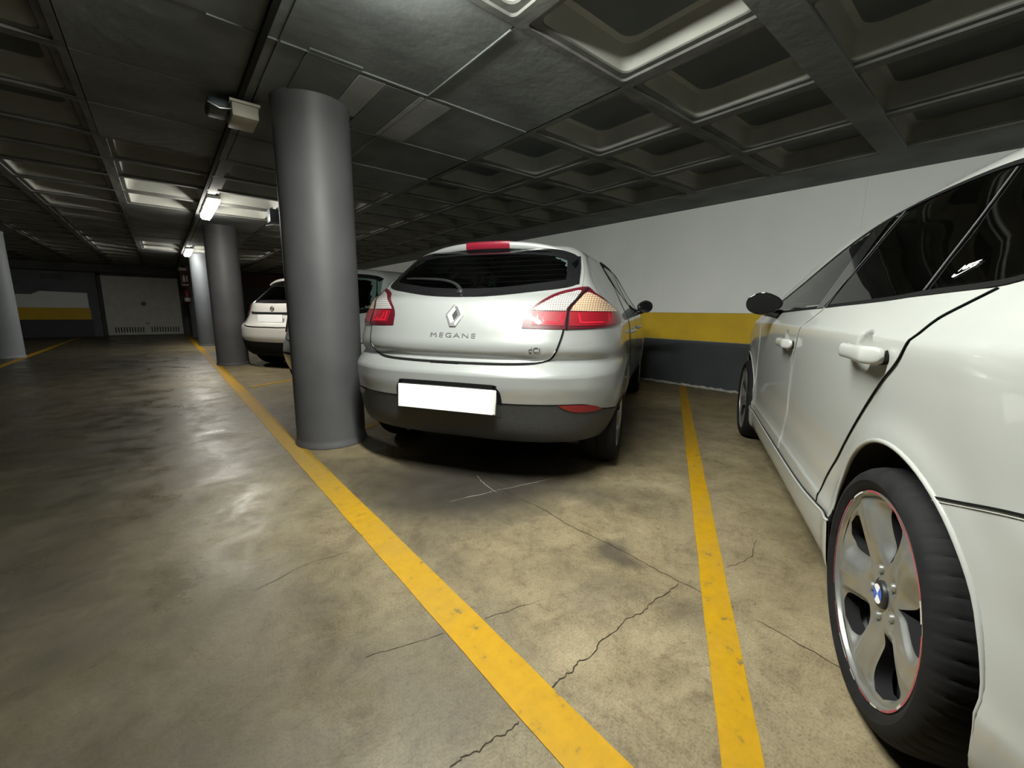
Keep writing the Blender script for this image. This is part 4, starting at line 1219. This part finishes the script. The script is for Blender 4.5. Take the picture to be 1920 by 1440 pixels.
# roof spoiler with the high brake lamp
def spoiler(y0, y1, n, mat, name, parent, out=0.):
    rows = []
    for i in range(n+1):
        y = y0+(y1-y0)*i/n; q = abs(y)/.63
        xt = .60+.13*q**2.2-out; zt = 1.447-.100*q**2.7
        roof = float(S.T(np.array([xt+.26])))-S.crown*(abs(y)/.6)**2.2
        th = .046-.012*q**2
        rows.append([(xt+.30, y*.965, min(roof+.004, zt+.03)), (xt+.12, y*.985, zt+.012), (xt+.02, y, zt+.004+out), (xt+.003, y, zt-.004+out), (xt, y, zt-.012), (xt+.002, y, zt-th+.006), (xt+.010, y*.995, zt-th), (xt+.10, y*.98, zt-th-.006+.02), (xt+.30, y*.95, zt-.06)])
    V = np.array([p for r in rows for p in r]); k = 9
    Fc = [(i*k+j, (i+1)*k+j, (i+1)*k+(j+1) % k, i*k+(j+1) % k) for i in range(n) for j in range(k)]
    Fc += [tuple(range(k)), tuple(range(n*k+k-1, n*k-1, -1))]
    bm = bmesh.new(); me = bpy.data.meshes.new('t'); me.from_pydata([tuple(v) for v in V], [], Fc); bm.from_mesh(me); bpy.data.meshes.remove(me)
    return bm_obj(name, bm, mat, parent, sharp=50)
spl = spoiler(-.63, .63, 48, M_SILVER, 'roof_spoiler', car)
spoiler(-.155, .155, 12, M_REDH, 'high_brake_lamp', spl, .004)

# side windows, both sides
def side_glass(S, car, bot, top, splits, mats_, pillar_mat, frit=.022, divider=None, seal=None):
    seal = seal or M_BLACKP
    b2, t2 = resample(bot, 200), resample(top, 260)
    for sd in (1, -1):
        for (xa, xb), mt in zip(splits, mats_):
            xs2 = np.linspace(xa, xb, 26)
            ub = np.interp(xs2, b2[:, 0], b2[:, 1]); ut = np.interp(xs2, t2[:, 0], t2[:, 1])
            patch(S, 'side_window', 'side', np.c_[xs2, ub], np.c_[xs2, np.maximum(ut, ub+.001)], 26, 12, .001, mt, car, side=sd, thick=0, smooth=(False, False))
        for (a, b_) in zip(splits[:-1], splits[1:]):
            xa, xb = a[1], b_[0]
            pts = np.linspace(xa, xb, 5)
            patch(S, 'door_pillar', 'side', np.c_[pts, np.interp(pts, b2[:, 0], b2[:, 1])], np.c_[pts, np.interp(pts, t2[:, 0], t2[:, 1])], 5, 14, .003, pillar_mat, car, side=sd, thick=.01, smooth=(False, False))
        ribbon(S, 'window_seal', 'side', bot, frit, .003, seal, car, side=sd, n=90, shift=frit*.3)
        ribbon(S, 'window_seal', 'side', top, frit, .003, seal, car, side=sd, n=120, shift=-frit*.3)
side_glass(S, car, sd_bot, sd_top, [(1.275, 1.93), (2.02, 3.05)], [M_GLASSD, M_GLASSF], M_BLACKG, frit=.042, seal=M_GAP)
patch(S, 'windscreen', 'front', sym(wsb), sym(ws), 40, 18, .002, M_GLASSF, car, thick=0)
# doors
for sd in (1, -1):
    d1 = patch(S, 'rear_door', 'side', [(1.42, 1.20), (1.30, 1.06), (1.21, .90), (1.22, .72), (1.33, .52), (1.36, .33)], [(1.97, 1.03), (1.97, .8), (1.96, .6), (1.97, .33)], 40, 24, .003, M_SILVER, car, side=sd, thick=.004)
    ribbon(S, 'door_gap', 'side', [(1.42, 1.20), (1.30, 1.06), (1.21, .90), (1.22, .72), (1.33, .52), (1.36, .33)], .006, .0045, M_GAP, d1, side=sd)
    ribbon(S, 'door_gap', 'side', [(1.97, 1.03), (1.97, .8), (1.96, .6), (1.97, .33)], .006, .0045, M_GAP, d1, side=sd)
    d2 = patch(S, 'front_door', 'side', [(1.98, 1.03), (1.98, .8), (1.97, .6), (1.98, .33)], [(3.04, 1.0), (3.06, .8), (3.05, .6), (3.0, .33)], 40, 24, .003, M_SILVER, car, side=sd, thick=.004)
    ribbon(S, 'door_gap', 'side', [(3.04, 1.0), (3.06, .8), (3.05, .6), (3.0, .33)], .006, .0045, M_GAP, d2, side=sd)
    for dd, hx in ((d1, 1.28), (d2, 2.18)):
        P, Nn, _ = S.proj('side', [(hx-.11, .86), (hx-.08, .862), (hx, .864), (hx+.08, .862), (hx+.11, .86)], 0, sd)
        P = P+Nn*np.array([.0, .026, .032, .026, .0])[:, None]
        tube('door_handle', resample(P, 16), .012, M_SILVER, dd)
    ribbon(S, 'side_moulding', 'side', [(1.2, .40), (2.0, .40), (2.98, .40)], .035, .008, M_SILVER, car, side=sd)


def door_mirror(car, S, x, z, sd, mat, w=.115, h=.072, reach=.17, base=.86, glass_mat=None, tilt=0, depth=.09):
    """a shell with a glass facing the rear of the car"""
    bm = bmesh.new()
    bmesh.ops.create_uvsphere(bm, u_segments=28, v_segments=18, radius=1)
    for v in bm.verts:
        xx, yy, zz = v.co
        # pointed towards the door, round outside
        sh = 1-.28*max(0, -yy)
        v.co = Vector((max(xx, -.18)*depth, yy*w, (abs(zz)**.9*(1 if zz > 0 else -1))*h*sh))
    M = Matrix.Translation((x, sd*(base+reach), z)) @ Matrix.Rotation(sd*math.radians(-12), 4, 'Z')
    if sd < 0: M = M @ Matrix.Scale(-1, 4, (0, 1, 0))
    bmesh.ops.transform(bm, matrix=M, verts=bm.verts)
    mr_ = bm_obj('door_mirror', bm, mat, car, sharp=50)
    # glass
    n = 32; vv = [(-.18*depth-.0035, 0, 0)]
    for i in range(n):
        a = 2*PI*i/n; yy = math.cos(a); zz = math.sin(a); sh = 1-.28*max(0, -yy)
        vv.append((-.18*depth-.003, yy*w*.90, (abs(zz)**.9*(1 if zz > 0 else -1))*h*.86*sh))
    ff = [(0, 1+(i+1) % n, 1+i) for i in range(n)]
    V = np.array([tuple(M @ Vector(v)) for v in vv])
    mesh_np('mirror_glass', V, ff, glass_mat or M_CHROME, mr_, smooth=False)
    root = S.proj('side', [(x+.06, z-.055)], -.02, sd)[0][0]
    tube('mirror_arm', resample([root, (x+.05, sd*(base+.06), z-.04), (x+.03, sd*(base+reach-.07), z-.01)], 12), np.linspace(.028, .024, 12), mat, mr_, 12)
    return mr_


M_MIRROR = simple('mirror_glass', (.85, .86, .87), .03, 1)
for sd in (1, -1):
    door_mirror(car, S, 2.80, 1.065, sd, M_BLACKP, w=.082, h=.068, reach=.07, base=.86, glass_mat=M_BLACKG)
    y = .882*sd
    wheel(car, .80, y, sd, R=.315, rr=.212, w=.205, detail=True)
    wheel(car, 3.441, y, sd, R=.315, rr=.212, w=.205, detail=False)
seats(car, [(1.42, (-.42, .42))], M_SEAT, top=.93)
seats(car, [(2.25, (-.38, .38))], M_SEAT, top=1.0)
box('parcel_shelf', (.55, -.55, .93), (1.25, .55, .95), M_SEAT, car)
box('cabin_floor', (.30, -.70, .24), (3.3, .70, .28), M_SEAT, car)
box('dashboard', (2.75, -.66, .70), (3.15, .66, .98), M_SEAT, car, .05)
# rear wiper
P, Nn, _ = S.proj('rear', [(.02, 1.105), (.06, 1.135), (.12, 1.16), (.20, 1.175), (.35, 1.185), (.48, 1.19)], .016)
tube('rear_wiper', resample(P, 24), np.linspace(.012, .006, 24), M_BLACKP, car)
o = lathe_obj('wiper_pivot', [(0, .03), (.012, .028), (.02, .018), (.022, 0)], M_BLACKP, car, 20, 'z'); o.matrix_local = frame_at(S, 'rear', (.02, 1.100), .0)
# small soft toy star behind the rear window
bm = bmesh.new(); c0 = bm.verts.new((-.012, 0, 0)); c1 = bm.verts.new((.012, 0, 0)); ring = []
for i in range(10):
    a = PI/2+PI*i/5; r = .058 if i % 2 == 0 else .026; ring.append(bm.verts.new((0, r*math.cos(a), r*math.sin(a))))
for i in range(10): bm.faces.new((c0, ring[i], ring[(i+1) % 10])); bm.faces.new((c1, ring[(i+1) % 10], ring[i]))
st = bm_obj('star_ornament', bm, simple('pale_green_felt', (.35, .45, .40), .9), car, sharp=30)
st.location = (1.0, .13, 1.225)
tube('hanging_cord', [(0, 0, .055), (0, 0, .15), (0, 0, .222)], .0015, M_BLACKP, st)
# exhaust
tube('exhaust_pipe', [(.25, .42, .24), (.6, .42, .25), (1.0, .40, .25)], .025, M_DISC, car, 12)
# ------------------------------------------------------------------ white hatchback on the right
M_DMIR = simple('dark_mirror_glass', (.42, .42, .44), .12, 1)
M_TRIM = simple('rubber_trim', (.05, .052, .055), .75)
TW = math.radians(27.75)
car = empty('white_car', (.99387, -.98875, 0), TW, 'white five-door car cut off by the right edge, with black tinted windows', 'car')
S = WHITE
belt = [(.575, 1.085), (.667, 1.058), (.904, 1.050), (1.109, 1.040), (1.647, 1.028), (2.151, 1.016), (3.0, .994)]
topl = [(.575, 1.095), (.60, 1.17), (.70, 1.265), (.85, 1.328), (1.03, 1.366), (1.3, 1.380), (1.55, 1.378), (1.8, 1.350), (2.02, 1.300), (2.3, 1.220), (2.6, 1.128), (2.9, 1.028), (3.0, .999)]
hole = inset(list(resample(belt, 24))+list(resample(topl, 30)[::-1]), .016)
glass_bot = [(.66, 1.06), (.4, 1.02), (0, 1.01)]
glass_top = [(.58, 1.33), (.4, 1.365), (0, 1.385)]
hole_r = [(-u*.94, v+.02) for u, v in glass_bot]+[(u*.94, v+.02) for u, v in glass_bot[::-1] if u > 0]+[(u*.94, v-.02) for u, v in glass_top]+[(-u*.94, v-.02) for u, v in glass_top[::-1] if u > 0]
hole_f = [(-u*.96, v) for u, v in [(.70, 1.075), (.4, 1.065), (0, 1.06)]]+[(u*.96, v) for u, v in [(.4, 1.065), (.70, 1.075)]]+[(u*.94, v) for u, v in [(.60, 1.24), (.55, 1.33), (.3, 1.355), (0, 1.365)]]+[(-u*.94, v) for u, v in [(.3, 1.355), (.55, 1.33), (.60, 1.24)]]
bd_ = body_mesh(S, 'body', .0165, (-.06, 0, .08), (4.34, .98, 1.52), [('side', hole)]+[('side', [(hx+.088*math.cos(a), hz+.088*math.sin(a)) for a in np.linspace(0, 2*PI, 16, endpoint=False)]) for hx, hz in HANDLES]+[('rear', hole_r), ('front', hole_f)], [M_WHITE, M_LINER], car)
wbot, wtop = [(1.0, 0)], None
B_X = (1.665, 1.80)
b2, t2 = resample(belt, 300), resample(topl, 400)
bz = lambda x: float(np.interp(x, b2[:, 0], b2[:, 1])); tz = lambda x: float(np.interp(x, t2[:, 0], t2[:, 1]))
side_glass(S, car, belt, topl, [(.585, 1.645), (1.78, 2.985)], [M_GLASSP, M_GLASSF], M_BLACKG, frit=.013, seal=M_GAP)
rear_gap = [(.662, 1.052), (.703, 1.022), (.745, .993), (.775, .955), (.815, .900), (.90, .838), (1.004, .753), (1.11, .655), (1.212, .553), (1.30, .455), (1.345, .385), (1.355, .320)]
mid_gap = [(1.655, 1.024), (1.73, .985), (1.80, .952), (1.838, .915), (1.88, .86), (1.94, .79), (1.985, .70), (2.02, .60), (2.045, .50), (2.085, .395), (2.080, .340), (2.086, .300)]
fr_gap = [(2.86, 1.0), (2.91, .93), (2.955, .84), (3.00, .76), (3.07, .65), (3.10, .547), (3.12, .44), (3.19, .345), (3.205, .302)]
for sd in (1, -1):
    fine = sd > 0
    d1 = patch(S, 'rear_door', 'side', rear_gap, mid_gap, 110 if fine else 40, 90 if fine else 20, .0028, M_WHITE, car, side=sd, thick=.005, cut=True)
    ribbon(S, 'door_gap', 'side', rear_gap, .0040, .0040, M_GAP, d1, side=sd, n=140)
    d2 = patch(S, 'front_door', 'side', mid_gap, fr_gap, 110 if fine else 40, 90 if fine else 20, .0028, M_WHITE, car, side=sd, thick=.005, cut=True)
    ribbon(S, 'door_gap', 'side', mid_gap, .0050, .0040, M_GAP, d2, side=sd, n=140)
    bead(S, 'door_hem', 'side', [(x-.005, z) for x, z in mid_gap], .0030, .0040, M_WHITE, d1, side=sd, n=140)
    ribbon(S, 'door_gap', 'side', fr_gap, .0050, .0040, M_GAP, d2, side=sd, n=100)
    bead(S, 'door_hem', 'side', [(x-.005, z) for x, z in fr_gap], .0028, .0040, M_WHITE, d2, side=sd, n=100)
    # sill skirt with its rolled upper edge
    sk = patch(S, 'sill_skirt', 'side', [(1.125, .175), (1.5, .150), (2.2, .150), (3.14, .165)], [(1.150, .335), (1.37, .306), (1.6, .287), (1.957, .281), (2.5, .284), (3.05, .297), (3.14, .31)], 90, 10, .010, M_WHITE, car, side=sd, thick=.012)
    bead(S, 'skirt_edge', 'side', [(1.150, .338), (1.37, .309), (1.6, .290), (1.957, .284), (2.5, .287), (3.05, .30), (3.15, .313)], .0045, .0085, M_WHITE, sk, side=sd, n=90)
    ribbon(S, 'skirt_gap', 'side', [(1.150, .345), (1.37, .316), (1.6, .297), (1.957, .291), (2.5, .294), (3.05, .307), (3.15, .32)], .005, .0038, M_GAP, sk, side=sd, n=90)
    ribbon(S, 'arch_gap', 'side', [(1.143, .38), (1.135, .34), (1.122, .25), (1.118, .19)], .004, .0105, M_GAP, sk, side=sd, n=20)
    # rear bumper seam
    ribbon(S, 'bumper_gap', 'side', [(.622, .646), (.56, .664), (.45, .696), (.30, .727), (.16, .745)], 0.0050, .0025, M_GAP, car, side=sd, n=60)
    bead(S, 'bumper_hem', 'side', [(.624, .638), (.56, .657), (.45, .689), (.30, .720), (.16, .738)], .0012, .0010, M_WHITE, car, side=sd, n=60)
    # raised lip of the wheel arches
    for xa in (.80, 3.46):
        pts = [(xa+.3705*math.cos(math.radians(a)), .325+.3705*math.sin(math.radians(a))) for a in np.linspace(-14, 194, 50)]
        P, Nn, _ = S.proj('side', pts, -.0015, sd)
        V, Fc = tube_np(P, .0068*np.clip(np.minimum(np.arange(50), 49-np.arange(50))/9, .15, 1), 8)
        mesh_np('arch_lip', V, Fc, M_WHITE, car, sharp=60)
    # quarter-light divider and pillar trims
    P, Nn, _ = S.proj('side', [(.924, 1.058), (.950, 1.11), (.968, 1.15), (.991, 1.235), (.998, 1.294), (1.008, 1.345)], .004, sd)
    V, Fc = tube_np(resample(P, 20), .0022, 8); mesh_np('quarter_divider', V, Fc, M_TRIM, car)
    P, Nn, _ = S.proj('side', [(1.677, 1.032), (1.638, 1.135), (1.60, 1.227), (1.577, 1.308), (1.565, 1.365)], .004, sd)
    V, Fc = tube_np(resample(P, 20), .0020, 8); mesh_np('pillar_edge', V, Fc, M_TRIM, car)
    # handles
    for dd, (hx, hz) in ((d1, HANDLES[0]), (d2, HANDLES[1])):
        L_ = .155 if dd is d1 else .135
        ts = np.linspace(0, 1, 34)
        xs2 = np.linspace(hx+.100, hx-.012-L_, 34)
        P, Nn, _ = S.proj('side', np.c_[xs2, np.full(34, hz-.002)], 0, sd)
        V = []; k = 16
        for i, t in enumerate(ts):
            e = min(t, 1-t)*(L_+.112)
            out = .012+.022*float(sstep(0, .055, e)); hh = .0185*math.sqrt(max(0, min(1, 1-((1-min(1, e/.028))**2))))+.002; tt = .011*math.sqrt(max(0, min(1, 1-((1-min(1, e/.030))**2))))+.002
            hh *= 1.0+.12*float(sstep(.55, .7, t))
            for q in range(k):
                a = 2*PI*q/k; cy, cz_ = math.cos(a), math.sin(a)
                cy = math.copysign(abs(cy)**.7, cy); cz_ = math.copysign(abs(cz_)**.7, cz_)
                V.append((P[i][0], P[i][1]+sd*(out+tt*cy), P[i][2]+hh*cz_))
        Fc = [(i*k+q, i*k+(q+1) % k, (i+1)*k+(q+1) % k, (i+1)*k+q) for i in range(33) for q in range(k)]+[tuple(range(k)), tuple(range(33*k+k-1, 33*k-1, -1))]
        bm = bmesh.new(); me = bpy.data.meshes.new('t'); me.from_pydata([tuple(v) for v in V], [], Fc); bm.from_mesh(me); bpy.data.meshes.remove(me)
        hb = bm_obj('door_handle', bm, M_WHITE, dd, sharp=50)
        # black tube standing in for the shadow gap behind the fixed end of the grip
        P, Nn, _ = S.proj('side', [(hx-.012-L_+.006, hz+.012), (hx-.012-L_-.003, hz), (hx-.012-L_+.004, hz-.015), (hx-.012-L_+.05, hz-.022)], .003, sd, cut=True)
        V, Fc = tube_np(resample(P, 20), .0045, 6); mesh_np('grip_shadow_gap', V, Fc, M_GAP, hb)
    y = .862*sd
    door_mirror(car, S, 2.45, 1.06, sd, M_BLACKG, w=.094, h=.066, reach=.075, base=.86, glass_mat=M_DMIR, depth=.10)
    wheel(car, .80, y, sd, R=.316, rr=.251, w=.225, detail=fine, brand=True, cz=.3155)
    wheel(car, 3.46, y, sd, R=.316, rr=.251, w=.215, detail=False, brand=fine, cz=.3155)
    patch(S, 'rear_lamp', 'wrap', [(20, .76), (28, .77), (37, .80)], [(21, .90), (30, .93), (37.5, .91)], 24, 12, .004, M_RED, car, side=-sd, thick=.008)
gb2, gt2 = sym([(.66, 1.06), (.4, 1.02), (0, 1.01)]), sym(glass_top)
patch(S, 'rear_window', 'rear', gb2, gt2, 40, 14, .003, M_GLASSP, car, thick=0)
ribbon(S, 'window_border', 'rear', gb2, .05, .005, M_BLACKG, car, n=60, shift=.015); ribbon(S, 'window_border', 'rear', gt2, .05, .005, M_BLACKG, car, n=60, shift=-.015)
patch(S, 'windscreen', 'front', sym([(.72, 1.06), (.4, 1.05), (0, 1.045)]), sym([(.61, 1.25), (.56, 1.345), (.3, 1.37), (0, 1.38)]), 40, 18, .002, M_GLASSF, car, thick=0)
bx_ = box('number_plate', (-.006, -.26, .60), (.0, .26, .71), M_PLATE, car, .002, 1); bx_.location = (-.012, 0, 0)
seats(car, [(1.45, (-.40, .40)), (2.15, (-.36, .36))], M_SEAT, zb=.28, top=1.0)
box('cabin_floor', (.4, -.70, .20), (3.4, .70, .24), M_SEAT, car)
box('luggage_shelf', (.35, -.60, .93), (1.2, .60, .96), M_SEAT, car)
box('dashboard', (2.85, -.62, .72), (3.25, .62, .99), M_SEAT, car, .05)
# seat belt seen through the front door glass
tube('seat_belt', [(1.80, .66, 1.22), (1.95, .62, 1.06), (2.08, .55, .92)], .014, M_BLACKP, car)
# sticker on the quarter window: lettering over a swoosh
Mx = frame_at(S, 'side', (.838, 1.106), .0035, 1, spin=math.radians(12))
stk = text_obj('window_sticker', 'NIKE', .020, .0004, M_RWHITE, car, Mx, shear=.30, sx=1.05, offset=.0008)
up_c = resample([(-.058, .004), (-.048, -.006), (-.030, -.010), (.0, -.002), (.062, .022)], 30)
lo_c = resample([(-.058, .004), (-.060, -.014), (-.040, -.024), (-.012, -.014), (.062, .022)], 30)
V = [(x*.48, y*.48-.012, 0) for x, y in up_c]+[(x*.48, y*.48-.012, 0) for x, y in lo_c]
Fc = [(i, 30+i, 31+i, i+1) for i in range(29)]
sw = mesh_np('swoosh', np.array(V), Fc, M_RWHITE, stk, smooth=False)
sw.data.transform(Mx)
# ------------------------------------------------------------------ white crossover beyond the near column
car = empty('crossover_car', (1.28, 7.78, 0), math.radians(30), 'white crossover parked behind the near column, tailgate and dark lower bumper showing', 'car')
S = CROSS
gb3 = sym([(.70, 1.115), (.5, 1.10), (.25, 1.09), (0, 1.088)]); gt3 = sym([(.575, 1.43), (.5, 1.455), (.3, 1.475), (0, 1.482)])
sb3 = [(.95, 1.16), (1.3, 1.125), (2.2, 1.10), (3.05, 1.09)]; st3 = [(.95, 1.17), (1.0, 1.28), (1.2, 1.40), (1.6, 1.45), (2.1, 1.43), (2.5, 1.34), (2.8, 1.22), (3.05, 1.10)]
body_mesh(S, 'body', .032, (-.1, 0, .15), (4.25, 1.0, 1.66),
          [('rear', [(u*.92, v+.03) for u, v in gb3]+[(u*.90, v-.03) for u, v in gt3[::-1]]), ('side', inset(list(resample(sb3, 12))+list(resample(st3, 20)[::-1]), .02)),
           ('front', [(-.62, 1.20), (.62, 1.20), (.52, 1.44), (-.52, 1.44)])], [M_WHITE2, M_LINER], car)
gate3 = sym([(.66, 1.10), (.665, .98), (.65, .86), (.62, .76), (.55, .715), (.3, .70), (0, .70)])
tg = patch(S, 'tailgate', 'rear', gate3, gb3, 60, 20, .004, M_WHITE2, car)
ribbon(S, 'tailgate_gap', 'rear', gate3, .012, .006, M_GAP, tg, n=100)
patch(S, 'rear_window', 'rear', gb3, gt3, 40, 14, .004, M_GLASSP, car, thick=0)
for s_ in (1, -1):
    ribbon(S, 'window_border', 'rear', [(s_*.685, 1.115), (s_*.64, 1.28), (s_*.565, 1.43)], .09, .0065, M_BLACKG, car, n=20)
ribbon(S, 'window_border', 'rear', gb3, .05, .006, M_BLACKG, car, n=60, shift=.018); ribbon(S, 'window_border', 'rear', gt3, .05, .006, M_BLACKG, car, n=60, shift=-.018)
ribbon(S, 'plate_garnish', 'rear', [(-.52, .935), (-.42, .925), (0, .922), (.42, .925), (.52, .935)], .036, .012, M_BLACKP, car, n=50)
pl = box('number_plate', (-.012, -.27, .765), (-.004, .27, .885), M_PLATE, car, .002, 1); pl.location = (.085, .0, .015)
low = patch(S, 'lower_bumper', 'wrap', sym([(80, .22), (40, .22), (0, .22)]), sym([(80, .58), (50, .54), (34, .50), (26, .465), (0, .455)]), 100, 16, .008, M_LINER, car)
for s_ in (1, -1):
    sd = -1 if s_ > 0 else 1
    lp = patch(S, 'rear_lamp', 'wrap', [(31, .90), (38, .87), (52, .90)], [(31, .92), (33, 1.04), (42, 1.10), (53, 1.0)], 30, 12, .02, M_RED, car, side=sd, thick=.03)
    patch(S, 'clear_lens', 'wrap', [(34, .905), (44, .905)], [(35, .945), (45, .95)], 14, 6, .023, M_CLEAR, lp, side=sd, thick=.003)
    wheel(car, .75, .872*s_, s_, R=.345, rr=.225, w=.215, detail=False)
    wheel(car, 3.28, .872*s_, s_, R=.345, rr=.225, w=.215, detail=False)
    patch(S, 'reflector', 'wrap', [(36, .585), (46, .60)], [(36, .60), (46, .625)], 12, 4, .008, M_GAP, car, side=sd, thick=.003)
    door_mirror(car, S, 2.75, 1.10, s_, M_WHITE2, w=.11, h=.08, reach=.13, base=.85)
    for (a, b_) in ((1.15, 1.95), (1.95, 2.95)):
        d = patch(S, 'side_door', 'side', [(a, 1.06), (a, .6), (a+.12, .36)], [(b_, 1.06), (b_, .6), (b_-.05, .36)], 20, 12, .004, M_WHITE2, car, side=s_)
        ribbon(S, 'door_gap', 'side', [(b_, 1.06), (b_, .6), (b_-.05, .36)], .008, .006, M_GAP, d, side=s_, n=30)
side_glass(S, car, sb3, st3, [(.97, 1.9), (2.0, 3.03)], [M_GLASSP, M_GLASSF], M_BLACKG)
patch(S, 'windscreen', 'front', sym([(.68, 1.16), (.4, 1.15), (0, 1.145)]), sym([(.56, 1.42), (.3, 1.46), (0, 1.475)]), 30, 12, .003, M_GLASSF, car, thick=0)
# spoiler lip over the rear window
rows = []
for i in range(25):
    y = -.56+1.12*i/24; q = abs(y)/.56; xt = .50+.10*q**2.2; zt = 1.505-.075*q**2.6
    rows.append([(xt+.3, y*.96, zt+.03), (xt+.02, y, zt+.006), (xt, y, zt-.01), (xt+.004, y, zt-.035), (xt+.3, y*.95, zt-.045)])
V = np.array([p for r in rows for p in r]); Fc = [(i*5+j, (i+1)*5+j, (i+1)*5+(j+1) % 5, i*5+(j+1) % 5) for i in range(24) for j in range(5)]+[tuple(range(5)), tuple(range(124, 119, -1))]
bm = bmesh.new(); me = bpy.data.meshes.new('t'); me.from_pydata([tuple(v) for v in V], [], Fc); bm.from_mesh(me); bpy.data.meshes.remove(me)
bm_obj('roof_spoiler', bm, M_WHITE2, car, sharp=50)
# badge: ring broken by a bar
Mx = frame_at(S, 'rear', (0, .995), .004)
em = None
for a0, a1 in ((20, 165), (200, 345)):
    pth = [(.038*math.cos(math.radians(a)), .034*math.sin(math.radians(a)), .004) for a in np.linspace(a0, a1, 18)]
    V, Fc = tube_np(pth, .006, 6); o = mesh_np('emblem_arc', V, Fc, M_DISC, em or car)
    if em is None: o.name = 'emblem'; em = o; o.matrix_local = Mx
bm = bmesh.new(); add_box(bm, (-.046, -.008, 0), (.046, .008, .008), .002, 1); bm_obj('emblem_bar', bm, M_DISC, em)
seats(car, [(1.35, (-.38, .38)), (2.1, (-.36, .36))], M_SEAT, zb=.38, top=1.12)
box('cabin_floor', (.35, -.66, .30), (3.2, .66, .34), M_SEAT, car)

# ------------------------------------------------------------------ pale small car hidden behind the near column
car = empty('small_car', (1.30, 4.98, 0), math.radians(30), 'pale small hatchback mostly hidden behind the near column, dark rear window beside the silver car', 'car')
S = SMALL
gb4 = sym([(.66, 1.00), (.5, .965), (.25, .95), (0, .948)]); gt4 = sym([(.575, 1.34), (.5, 1.37), (.3, 1.392), (0, 1.40)])
sb4 = [(.78, 1.06), (1.2, 1.02), (2.0, 1.0), (2.65, .99)]; st4 = [(.78, 1.07), (.85, 1.22), (1.0, 1.32), (1.4, 1.375), (1.8, 1.35), (2.2, 1.22), (2.65, 1.0)]
body_mesh(S, 'body', .032, (-.1, 0, .1), (3.62, .97, 1.58),
          [('rear', [(u*.86, v+.04) for u, v in gb4]+[(u*.84, v-.04) for u, v in gt4[::-1]]), ('side', inset(list(resample(sb4, 12))+list(resample(st4, 20)[::-1]), .02)),
           ('front', [(-.60, 1.10), (.60, 1.10), (.52, 1.33), (-.52, 1.33)])], [M_PALE, M_LINER], car)
patch(S, 'rear_window', 'rear', gb4, gt4, 40, 14, .004, M_GLASSD, car, thick=0)
for s_ in (1, -1):
    ribbon(S, 'window_border', 'rear', [(s_*.645, 1.0), (s_*.62, 1.18), (s_*.565, 1.34)], .09, .0065, M_BLACKG, car, n=20)
ribbon(S, 'window_border', 'rear', gb4, .05, .006, M_BLACKG, car, n=60, shift=.018); ribbon(S, 'window_border', 'rear', gt4, .04, .006, M_BLACKG, car, n=60, shift=-.014)
gate4 = sym([(.60, .98), (.62, .85), (.60, .70), (.55, .64), (.3, .62), (0, .62)])
tg = patch(S, 'tailgate', 'rear', gate4, gb4, 40, 14, .004, M_PALE, car); ribbon(S, 'tailgate_gap', 'rear', gate4, .010, .006, M_GAP, tg, n=80)
ribbon(S, 'bumper_groove', 'wrap', sym([(75, .50), (40, .49), (0, .48)]), .022, .004, M_GAP, car, n=90)
for s_ in (1, -1):
    sd = -1 if s_ > 0 else 1
    patch(S, 'rear_lamp', 'wrap', [(32, .72), (44, .74)], [(33, .90), (45, .91)], 14, 10, .012, M_RED, car, side=sd, thick=.02)
    wheel(car, .62, .825*s_, s_, R=.30, rr=.205, w=.185, detail=False)
    wheel(car, 2.95, .825*s_, s_, R=.30, rr=.205, w=.185, detail=False)
    door_mirror(car, S, 2.35, 1.02, s_, M_PALE, w=.09, h=.07, reach=.12, base=.82)
    d = patch(S, 'side_door', 'side', [(1.1, .98), (1.1, .6), (1.2, .3)], [(2.45, .98), (2.5, .6), (2.45, .3)], 20, 12, .004, M_PALE, car, side=s_)
    ribbon(S, 'door_gap', 'side', [(1.1, .98), (1.1, .6), (1.2, .3)], .008, .006, M_GAP, d, side=s_, n=30)
side_glass(S, car, sb4, st4, [(.80, 1.35), (1.42, 2.62)], [M_GLASSD, M_GLASSF], M_BLACKP)
patch(S, 'windscreen', 'front', sym([(.64, 1.07), (.4, 1.06), (0, 1.055)]), sym([(.56, 1.32), (.3, 1.36), (0, 1.37)]), 30, 12, .003, M_GLASSF, car, thick=0)
seats(car, [(1.0, (-.34, .34)), (1.7, (-.34, .34))], M_SEAT, zb=.32, top=1.04)
box('cabin_floor', (.3, -.62, .24), (2.8, .62, .28), M_SEAT, car)
P, Nn, _ = S.proj('top', [(.62, 0)], 0)
tube('roof_aerial', [tuple(P[0]+np.array([0, 0, -.002])), tuple(P[0]+np.array([-.03, 0, .04])), tuple(P[0]+np.array([-.16, 0, .14]))], .006, M_BLACKP, car)
